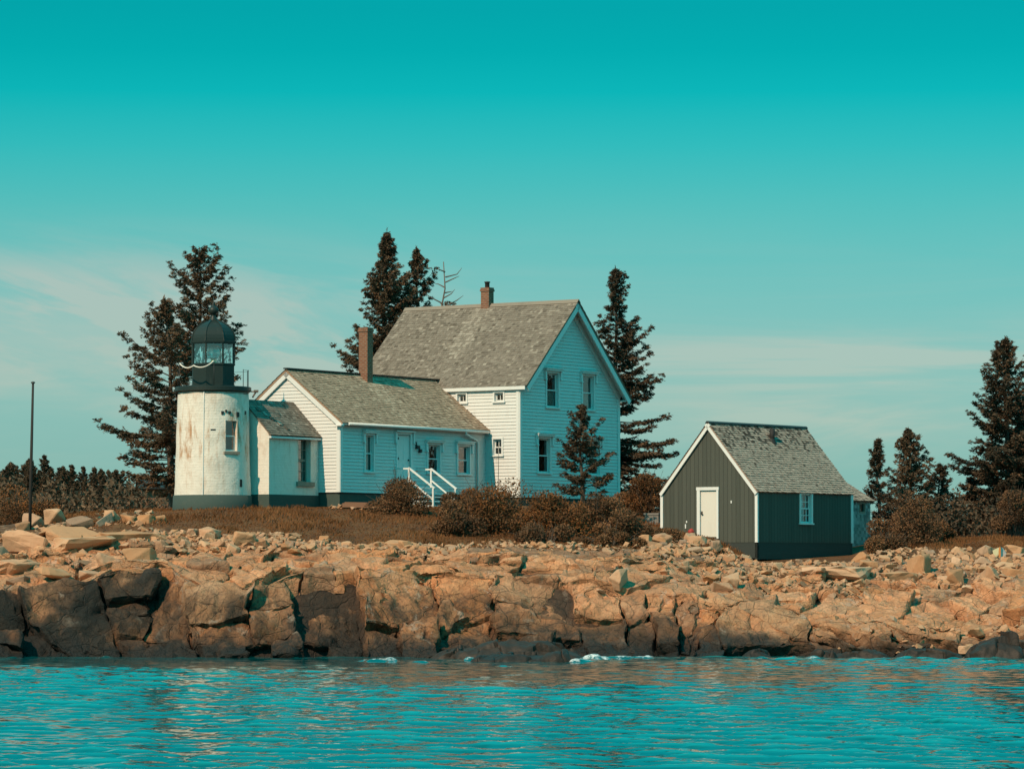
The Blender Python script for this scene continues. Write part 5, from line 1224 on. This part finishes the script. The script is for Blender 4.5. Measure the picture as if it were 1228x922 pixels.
s_ = rs.uniform(-60, 222, n); D_ = rs.uniform(196, 262, n); zz = rs.rand(n) ** .8
gz = 4.9; hh_ = (2.7 + 1.0 * vnoise(np.stack([s_ / 12, D_ / 14, s_ * 0], 1), 300))
C = np.stack([(s_ - 614) / F_PX * D_, D_, gz - .3 + hh_ * zz], 1)
V = cards(C, unit(rs.normal(0, 1, (n, 3)) + np.array([0, 0, .5])), unit(rs.normal(0, 1, (n, 3))), rs.uniform(.2, .42, n), rs.uniform(.10, .2, n))
rv = np.clip(.45 + .35 * vnoise(np.stack([s_ / 7, D_ / 9, s_ * 0], 1), 301) + rs.normal(0, .12, n), 0, 1)
o = cards_mesh('far_thicket', V, rv, M['spruce'], None); tag(o, 'brown thicket filling the far woods at left', 'thicket', kind='stuff')
# low thicket under the trees at right
n = 9000; s_ = rs.uniform(1105, 1300, n); D_ = rs.uniform(146, 158, n)
hh_ = 1.6 + .7 * vnoise(np.stack([s_ / 14, D_ / 3, s_ * 0], 1), 310)
C = np.stack([(s_ - 614) / F_PX * D_, D_, 4.0 + hh_ * rs.rand(n)], 1)
V = cards(C, unit(rs.normal(0, 1, (n, 3))), unit(rs.normal(0, 1, (n, 3))), rs.uniform(.12, .26, n), rs.uniform(.07, .14, n))
o = cards_mesh('undergrowth', V, rs.rand(n), M['spruce_dark'], None); tag(o, 'dark undergrowth beneath the spruces at right', 'undergrowth', kind='stuff')
# ---------------------------------------------------------------- loose rocks: angular hulls, shared meshes, one object each
import bmesh
def rock_mesh(seed, flat=.6, npts=13, lump=.03, sub=1):
    rr = random.Random(seed); bm = bmesh.new()
    for k in range(npts):
        v = Vector((rr.gauss(0, 1), rr.gauss(0, 1), rr.gauss(0, 1))).normalized() * rr.uniform(.8, 1.0)
        v = Vector([math.copysign(abs(c) ** .6, c) for c in v])
        bm.verts.new((v.x * .5, v.y * .42, v.z * .5 * flat))
    res = bmesh.ops.convex_hull(bm, input=bm.verts)
    bmesh.ops.delete(bm, geom=[g for g in res['geom_interior'] if isinstance(g, bmesh.types.BMVert)], context='VERTS')
    bmesh.ops.dissolve_limit(bm, angle_limit=R(14), verts=bm.verts, edges=bm.edges)
    bmesh.ops.bevel(bm, geom=list(bm.edges), offset=.022, segments=1, affect='EDGES', clamp_overlap=True)
    bmesh.ops.triangulate(bm, faces=bm.faces)
    bmesh.ops.subdivide_edges(bm, edges=bm.edges, cuts=2, use_grid_fill=True)
    P = np.array([v.co for v in bm.verts]); nn = fbm(P * 4 + seed, 400, 3) * lump
    for v, d in zip(bm.verts, nn): v.co += v.co.normalized() * float(d)
    me = bpy.data.meshes.new('boulder'); bm.to_mesh(me); bm.free(); me.materials.append(M['boulder']); return me
ROCKS = [rock_mesh(500 + k, (.42, .55, .7, .5, .85, .35)[k % 6], 9 + k % 6) for k in range(18)]
PLACED = []
SLABS = [rock_mesh(930 + k, (.42, .36, .46)[k], 22, .055) for k in range(3)]
def put_rock(px, D, wpx, seed, label, group=None, hf=1.0, name='boulder', mat=None, dz=0.0, yaw=None, tilt=.22, z=None, me=None):
    rr = random.Random(seed); me = me or ROCKS[rr.randrange(len(ROCKS))]
    if mat: me = me.copy(); me.materials.clear(); me.materials.append(mat)
    o = bpy.data.objects.new(name, me); COL.objects.link(o); b = gpx(px, D); s = wpx / F_PX * D
    o.scale = (s * 1.05, s * 1.05, s * hf); o.rotation_euler = (rr.uniform(-tilt, tilt), rr.uniform(-tilt, tilt), rr.uniform(0, 6.28) if yaw is None else yaw)
    hz = max(v.co.z for v in me.vertices) * s * hf
    o.location = (b.x, b.y, (b.z if z is None else z) + hz * .42 + dz); tag(o, label, 'rock', group)
    PLACED.append((px, D, wpx)); return o
# individually recognisable boulders (px, D, width px, height factor, label)
BIG = [
 (98, 124.6, 104, .34, 'broad streaked whaleback slab in the middle of the left ledge'),
 (158, 125.6, 96, .40, 'second pale streaked slab right of the broad whaleback slab'),
 (14, 121.4, 84, .45, 'low brown-grey slab at the left edge above the dark cliff'),
 (32, 124.3, 62, 1.0, 'long flat boulder at the left edge below the pole'),
 (88, 126.2, 76, .75, 'large smooth tan slab-like boulder right of the pole foot'),
 (-4, 123.6, 48, 1.1, 'blocky boulder cut by the left edge'),
 (52, 126.6, 40, 1.0, 'pale rounded boulder just behind the pole foot'),
 (126, 128.2, 46, 1.0, 'angular boulder leaning on the upright pale block'),
 (96, 127.9, 34, 1.1, 'upright pale squarish block left of the white boulder'),
 (157, 128.3, 34, 1.1, 'pale white-topped boulder at the edge of the lawn'),
 (176, 127.8, 24, .9, 'small pinkish boulder beside the white-topped one'),
 (68, 131.5, 46, .9, 'low hump of granite on the skyline right of the pole'),
 (42, 130.2, 36, .8, 'low granite lump on the skyline behind the pole'),
 (128, 120.2, 26, 1.4, 'bright upright stone standing on the ledge'),
 (112, 119.6, 36, .9, 'tilted grey slab at the top of the left cliff'),
 (60, 119.5, 58, .75, 'broad flat grey-pink slab on the rim of the left cliff'),
 (22, 119.4, 44, .9, 'orange block on the rim of the left cliff'),
 (88, 119.2, 40, .5, 'thin ochre wedge of rock on the left cliff rim'),
 (168, 121.2, 52, .7, 'smooth light slab above the rusty ledge'),
 (290, 124.0, 44, .55, 'long grey slab lying in the rubble below the tower'),
 (252, 126.0, 32, .8, 'rounded pink boulder at the top of the rubble below the tower'),
 (388, 125.4, 24, 1.1, 'dark squared stone in the rubble below the ell'),
 (474, 124.2, 30, .9, 'pale boulder at the top of the rubble left of the shrubs'),
 (720, 119.6, 13, 1.0, 'small bright triangular stone perched on the cliff'),
 (742, 119.9, 26, 1.4, 'dark upright block on the cliff step'),
 (878, 122.0, 30, 1.1, 'big dark brown boulder in the rubble before the shed'),
 (862, 120.8, 34, .9, 'grey tilted slab against the dark brown boulder'),
 (836, 131.0, 28, .8, 'large grey-white boulder below the shed door'),
 (856, 131.6, 24, 1.0, 'orange-pink boulder under the gable corner'),
 (945, 127.5, 20, 1.2, 'teal-grey stone standing before the shed'),
 (1002, 126.5, 96, .45, 'wide streaked granite slab in front of the shed'),
 (1075, 127.0, 56, .5, 'smooth whale-backed slab right of the shed'),
 (1100, 127.8, 40, 1.0, 'brown blocky boulder on the right shelf'),
 (1146, 126.6, 34, 1.1, 'angular pink boulder on the right shelf'),
 (1184, 126.4, 40, .95, 'rounded grey-brown boulder on the right shelf'),
 (1214, 126.8, 32, 1.1, 'squared grey boulder near the right edge'),
 (1216, 131.8, 34, .8, 'smooth boulder leaning up at the far right of the lawn edge'),
 (1136, 116.6, 20, 1.1, 'pink cube-shaped stone near the right waterline'),
 (1156, 116.9, 18, .9, 'orange rounded stone near the right waterline'),
 (1148, 115.8, 13, 1.0, 'small rust-red stone just above the right waterline'),
 (1170, 118.6, 34, 1.2, 'brown boulder above the orange rounded stone'),
]
for k, (px, D, w_, hf, lab) in enumerate(BIG): put_rock(px, D, w_, 900 + k, lab, None, hf if hf > .5 else hf * 1.5, tilt=.22 if hf > .5 else .07, me=None if hf > .5 else SLABS[k % 3], dz=0 if hf > .5 else -.16)
# stones of the rubble bands
ZONES = [
 ('tan angular stone in the rubble band below the lighthouse lawn', 'stones in the rubble below the lighthouse lawn', 190, 350, 122.9, 126.3, 52, 9, 24),
 ('angular stone in the rubble band between the ell lawn and the ledge', 'stones in the rubble below the ell', 350, 545, 122.3, 124.9, 44, 8, 22),
 ('loose stone in the rubble slope left of and before the shed', 'stones in the rubble by the shed', 770, 912, 121.5, 132.0, 66, 10, 26),
 ('loose stone in the rubble right under the shed', 'stones under the shed', 905, 1030, 124.5, 131.5, 30, 9, 24),
 ('loose stone in the rubble right of the shed', 'stones right of the shed', 1030, 1245, 124.2, 133.6, 44, 9, 26),
 ('loose boulder on the left ledge around the pole', 'boulders on the left ledge', -20, 195, 121.6, 129.5, 16, 14, 34),
]
rr = random.Random(21)
for lab, grp, x0, x1, d0, d1, n_, w0, w1 in ZONES:
    k = 0; tries = 0
    while k < n_ and tries < 4000:
        tries += 1
        px = rr.uniform(x0, x1); D = rr.uniform(d0, d1); w_ = w0 + (w1 - w0) * rr.random() ** 1.8
        sc_D = HOR - (ground((px - 614) / F_PX * D, D) - CZ) * F_PX / D
        if any(abs(px - q[0]) < .42 * (w_ + q[2]) and abs(D - q[1]) < .9 * (w_ + q[2]) / 70 for q in PLACED): continue
        put_rock(px, D, w_, 3000 + len(PLACED), lab, grp, rr.uniform(.8, 1.25), dz=.02); k += 1
# cobble and chips between them: one mass
rs = np.random.RandomState(15); VV = []; FF = []; nv = 0
base_me = [np.array([v.co for v in rock_mesh(700 + k, .6, 8, 0).vertices]) for k in range(0)]
def hull_arrays(seed):
    bm = bmesh.new(); r_ = random.Random(seed)
    for k in range(9):
        v = Vector((r_.gauss(0, 1), r_.gauss(0, 1), r_.gauss(0, 1))).normalized(); bm.verts.new((v.x * .5, v.y * .45, v.z * .35))
    res = bmesh.ops.convex_hull(bm, input=bm.verts); bmesh.ops.triangulate(bm, faces=bm.faces); bm.verts.index_update()
    a = np.array([v.co for v in bm.verts]); f = np.array([[v.index for v in q.verts] for q in bm.faces]); bm.free(); return a, f
HA = [hull_arrays(k) for k in range(14)]
for x0, x1, d0, d1, n_ in ((185, 360, 122.9, 126.4, 700), (360, 560, 122.4, 125.0, 560), (545, 790, 124.2, 126.4, 220), (770, 1030, 122.6, 132.6, 1350), (1030, 1250, 125.2, 133.8, 1000), (-20, 190, 122.5, 129.5, 220), (395, 450, 134.2, 135.4, 60), (60, 190, 129, 133.5, 60), (1000, 1250, 116.8, 119, 120)):
    for k in range(n_):
        px = rs.uniform(x0, x1); D = rs.uniform(d0, d1); b = gpx(px, D); s = (.10 + .30 * rs.rand() ** 1.9)
        a, f = HA[rs.randint(14)]; an = rs.uniform(0, 6.28); ca, sa = math.cos(an), math.sin(an); t_ = rs.uniform(-.5, .5)
        q = a * s; q = np.stack([q[:, 0] * ca - q[:, 1] * sa, q[:, 0] * sa + q[:, 1] * ca, q[:, 2] + q[:, 0] * t_], 1) + np.array([b.x, b.y, b.z + s * .12])
        VV.append(q); FF.append(f + nv); nv += len(q)
o = np_mesh('rubble_stones', np.concatenate(VV), np.concatenate(FF), M['rubble'], None, False); tag(o, 'small stones and chips filling the rubble slopes', 'rubble', kind='stuff')
# rocks in the water
bm_r = rock_mesh(640, .5, 14)
def reef(name, px, D, wpx, hgt, dep, seed, label, z=0.0, rot=0.0, mat='wet_rock'):
    rs_ = np.random.RandomState(seed); nx, ny = 130, 60; w_ = wpx / F_PX * D
    u, v = np.meshgrid(np.linspace(-1, 1, nx), np.linspace(-1, 1, ny)); x = u.ravel(); y = v.ravel()
    e = np.clip(1 - (np.abs(x) ** 3.2 + np.abs(y) ** 3.2), 0, 1) ** .35
    P = np.stack([x * w_ / 2, y * dep / 2, x * 0], 1)
    f1, f2, i1, d1 = worley(np.stack([P[:, 0] * 1.15 + seed, P[:, 1] * 1.5, x * 0 + seed], 1), seed, .9)
    prof_ = (.55 + .45 * np.interp(x, [-1, -.6, .1, .6, 1], REEFP[name] if name in REEFP else [.5, .8, 1, .9, .8]))
    zz = e * hgt * prof_ * (.62 + .5 * (i1[:, 0]) + .55 * d1[:, 0] * (i1[:, 1] - .5)) - np.clip(1 - (f2 - f1) / .06, 0, 1) * .05 + fbm(P * 2.5 + seed, seed, 4) * .05
    zz = zz - (1 - e) * .4
    P[:, 2] = zz; P[:, 0] += fbm(P * 1.3, seed + 9, 3) * .12; P[:, 1] += fbm(P * 1.3, seed + 19, 3) * .15
    idx = np.arange(nx * ny).reshape(ny, nx); Fq = np.stack([idx[:-1, :-1].ravel(), idx[:-1, 1:].ravel(), idx[1:, 1:].ravel(), idx[1:, :-1].ravel()], 1)
    o = np_mesh(name, P, Fq, M[mat], None, True); o.data.set_sharp_from_angle(angle=R(40)); o.location = ((px - 614) / F_PX * D, D, z - .05); o.rotation_euler = (0, 0, rot); tag(o, label, 'rock'); return o
REEFP = {'reef_ledge': [.15, .45, .95, 1.0, .9]}
reef('reef_ledge', 605, 114.2, 190, .62, 2.4, 5, 'long black wet reef ledge lying off the foot of the cliff', 0, R(-3))
reef('sea_rock', 622, 111.0, 128, .36, 1.5, 9, 'low flat brown-edged rock awash in front of the black reef ledge')
reef('sea_rock', 667, 110.6, 46, .46, 1.3, 10, 'squat rock with a pooled top at the right tip of the reef', mat='wet_rock')
reef('sea_rock', 706, 110.5, 26, .14, .6, 11, 'tiny brown rock awash right of the reef')
reef('shore_rock', 1194, 115.2, 76, .85, 1.8, 12, 'big black wet boulder at the right waterline')
reef('shore_rock', 1110, 115.6, 90, .34, 1.4, 13, 'low dark shelf left of the big black boulder')
reef('shore_rock', 1030, 116.0, 80, .30, 1.3, 14, 'low dark shelf at the waterline below the shed')
reef('shore_rock', 985, 115.7, 40, .36, 1.0, 15, 'short black block at the waterline left of the low shelf')
reef('shore_rock', 908, 116.0, 44, .34, 1.0, 16, 'flat tan-topped rock at the waterline below the shed gable')
# painted stone, block by the shed, red thing by the door, plank by the ell
def mat_painted():
    t = NT('painted_stone'); p = t.tc('Object'); x = sepz(t, p, 'X')
    c = t.ramp(t.math('ADD', x, t.math('MULTIPLY', t.noise(p, 6, 3), .06)), [(0, (.55, .5, .3)), (.40, (.60, .22, .06)), (.52, (.05, .22, .24)), (.66, (.62, .5, .45)), (.85, (.4, .3, .2))], 'CONSTANT'); return t.fin(c, .8)
mp = mat_painted()
tm = rock_mesh(777, 1.0, 12, .01); tm.materials.clear(); tm.materials.append(mp)
tm.transform(Matrix.Translation((.5, 0, 0)))
o = put_rock(1198, 131.2, 20, 55, 'stone painted in bands of orange, teal and pale pink among the right-hand rocks', None, 1.15, 'painted_stone', None, .1, 0.0, .05, None, tm); o.location.x -= .3
b = gpx(785.5, 139.5); m = MB(); m.box(-.22, .22, -.35, .35, -.4, .34); m.box(-.25, .25, -.38, .38, .342, .42); o = m.build('concrete_block', M['concrete'], None); o.location = b; o.rotation_euler = (0, 0, R(48)); tag(o, 'grey concrete block beside the left corner of the green shed', 'block')
pd = H0.copy(); pp = S0 + Matrix.Rotation(R(52), 3, 'Z') @ Vector((-.35, 2.80, 0)); gz_ = ground(pp.x, pp.y)
m = MB(); m.lathe([(0, 0), (.085, .01), (.12, .09), (.12, .15), (.07, .21), (.03, .24), (0, .25)], 14); o = m.build('red_float', M['red_plastic'], None); o.location = (pp.x, pp.y, gz_ + .02); o.rotation_euler = (.3, .2, 0); tag(o, 'small faded red float lying on the ground by the shed door', 'float')
b = gpx(426, 134.4); m = MB()
m.box(-.48, .48, -.14, .14, 0, .16); m.box(-.40, .44, -.12, .13, .162, .2); o = m.build('plank', M['plank'], None); o.location = b + Vector((0, 0, .05)); o.rotation_euler = (0, .02, .05); tag(o, 'reddish timber lying against the ell foundation', 'timber')
# dry grass: one object
rs = np.random.RandomState(33); n = 52000
s_ = np.concatenate([rs.uniform(60, 900, int(n * .8)), rs.uniform(1040, 1280, n - int(n * .8))]); D_ = np.where(s_ < 1000, rs.uniform(124.4, 139, n), rs.uniform(133.5, 143, n))
lim = np.interp(s_, PR[:, 0], PR[:, 7]); k_ = D_ > lim - .5 + rs.normal(0, .45, n); s_, D_ = s_[k_], D_[k_]; n = len(s_)
G = np.array([gpx(a, b) for a, b in zip(s_, D_)])
clump = np.clip(.5 + .8 * vnoise(G * np.array([1.1, .6, 0]), 350) , .12, 1.25)
hg_ = rs.uniform(.05, .19, n) * clump + .02
up = unit(np.stack([rs.normal(.15, .4, n), rs.normal(0, .3, n), np.ones(n)], 1)); sd_ = unit(np.stack([rs.normal(0, 1, n), rs.normal(0, .4, n), 0 * up[:, 0]], 1)) * rs.uniform(.010, .024, n)[:, None]
V = np.stack([G - sd_, G + sd_, G + up * hg_[:, None] + sd_ * .2, G + up * hg_[:, None] - sd_ * .2], 1)
rv = np.clip(.5 + .35 * vnoise(G * np.array([.8, .5, 0]), 351) + rs.normal(0, .15, n), 0, 1)
o = cards_mesh('dry_grass', V, rv, M['drygrass'], None); tag(o, 'short brown dry grass over the lawn', 'grass', kind='stuff')
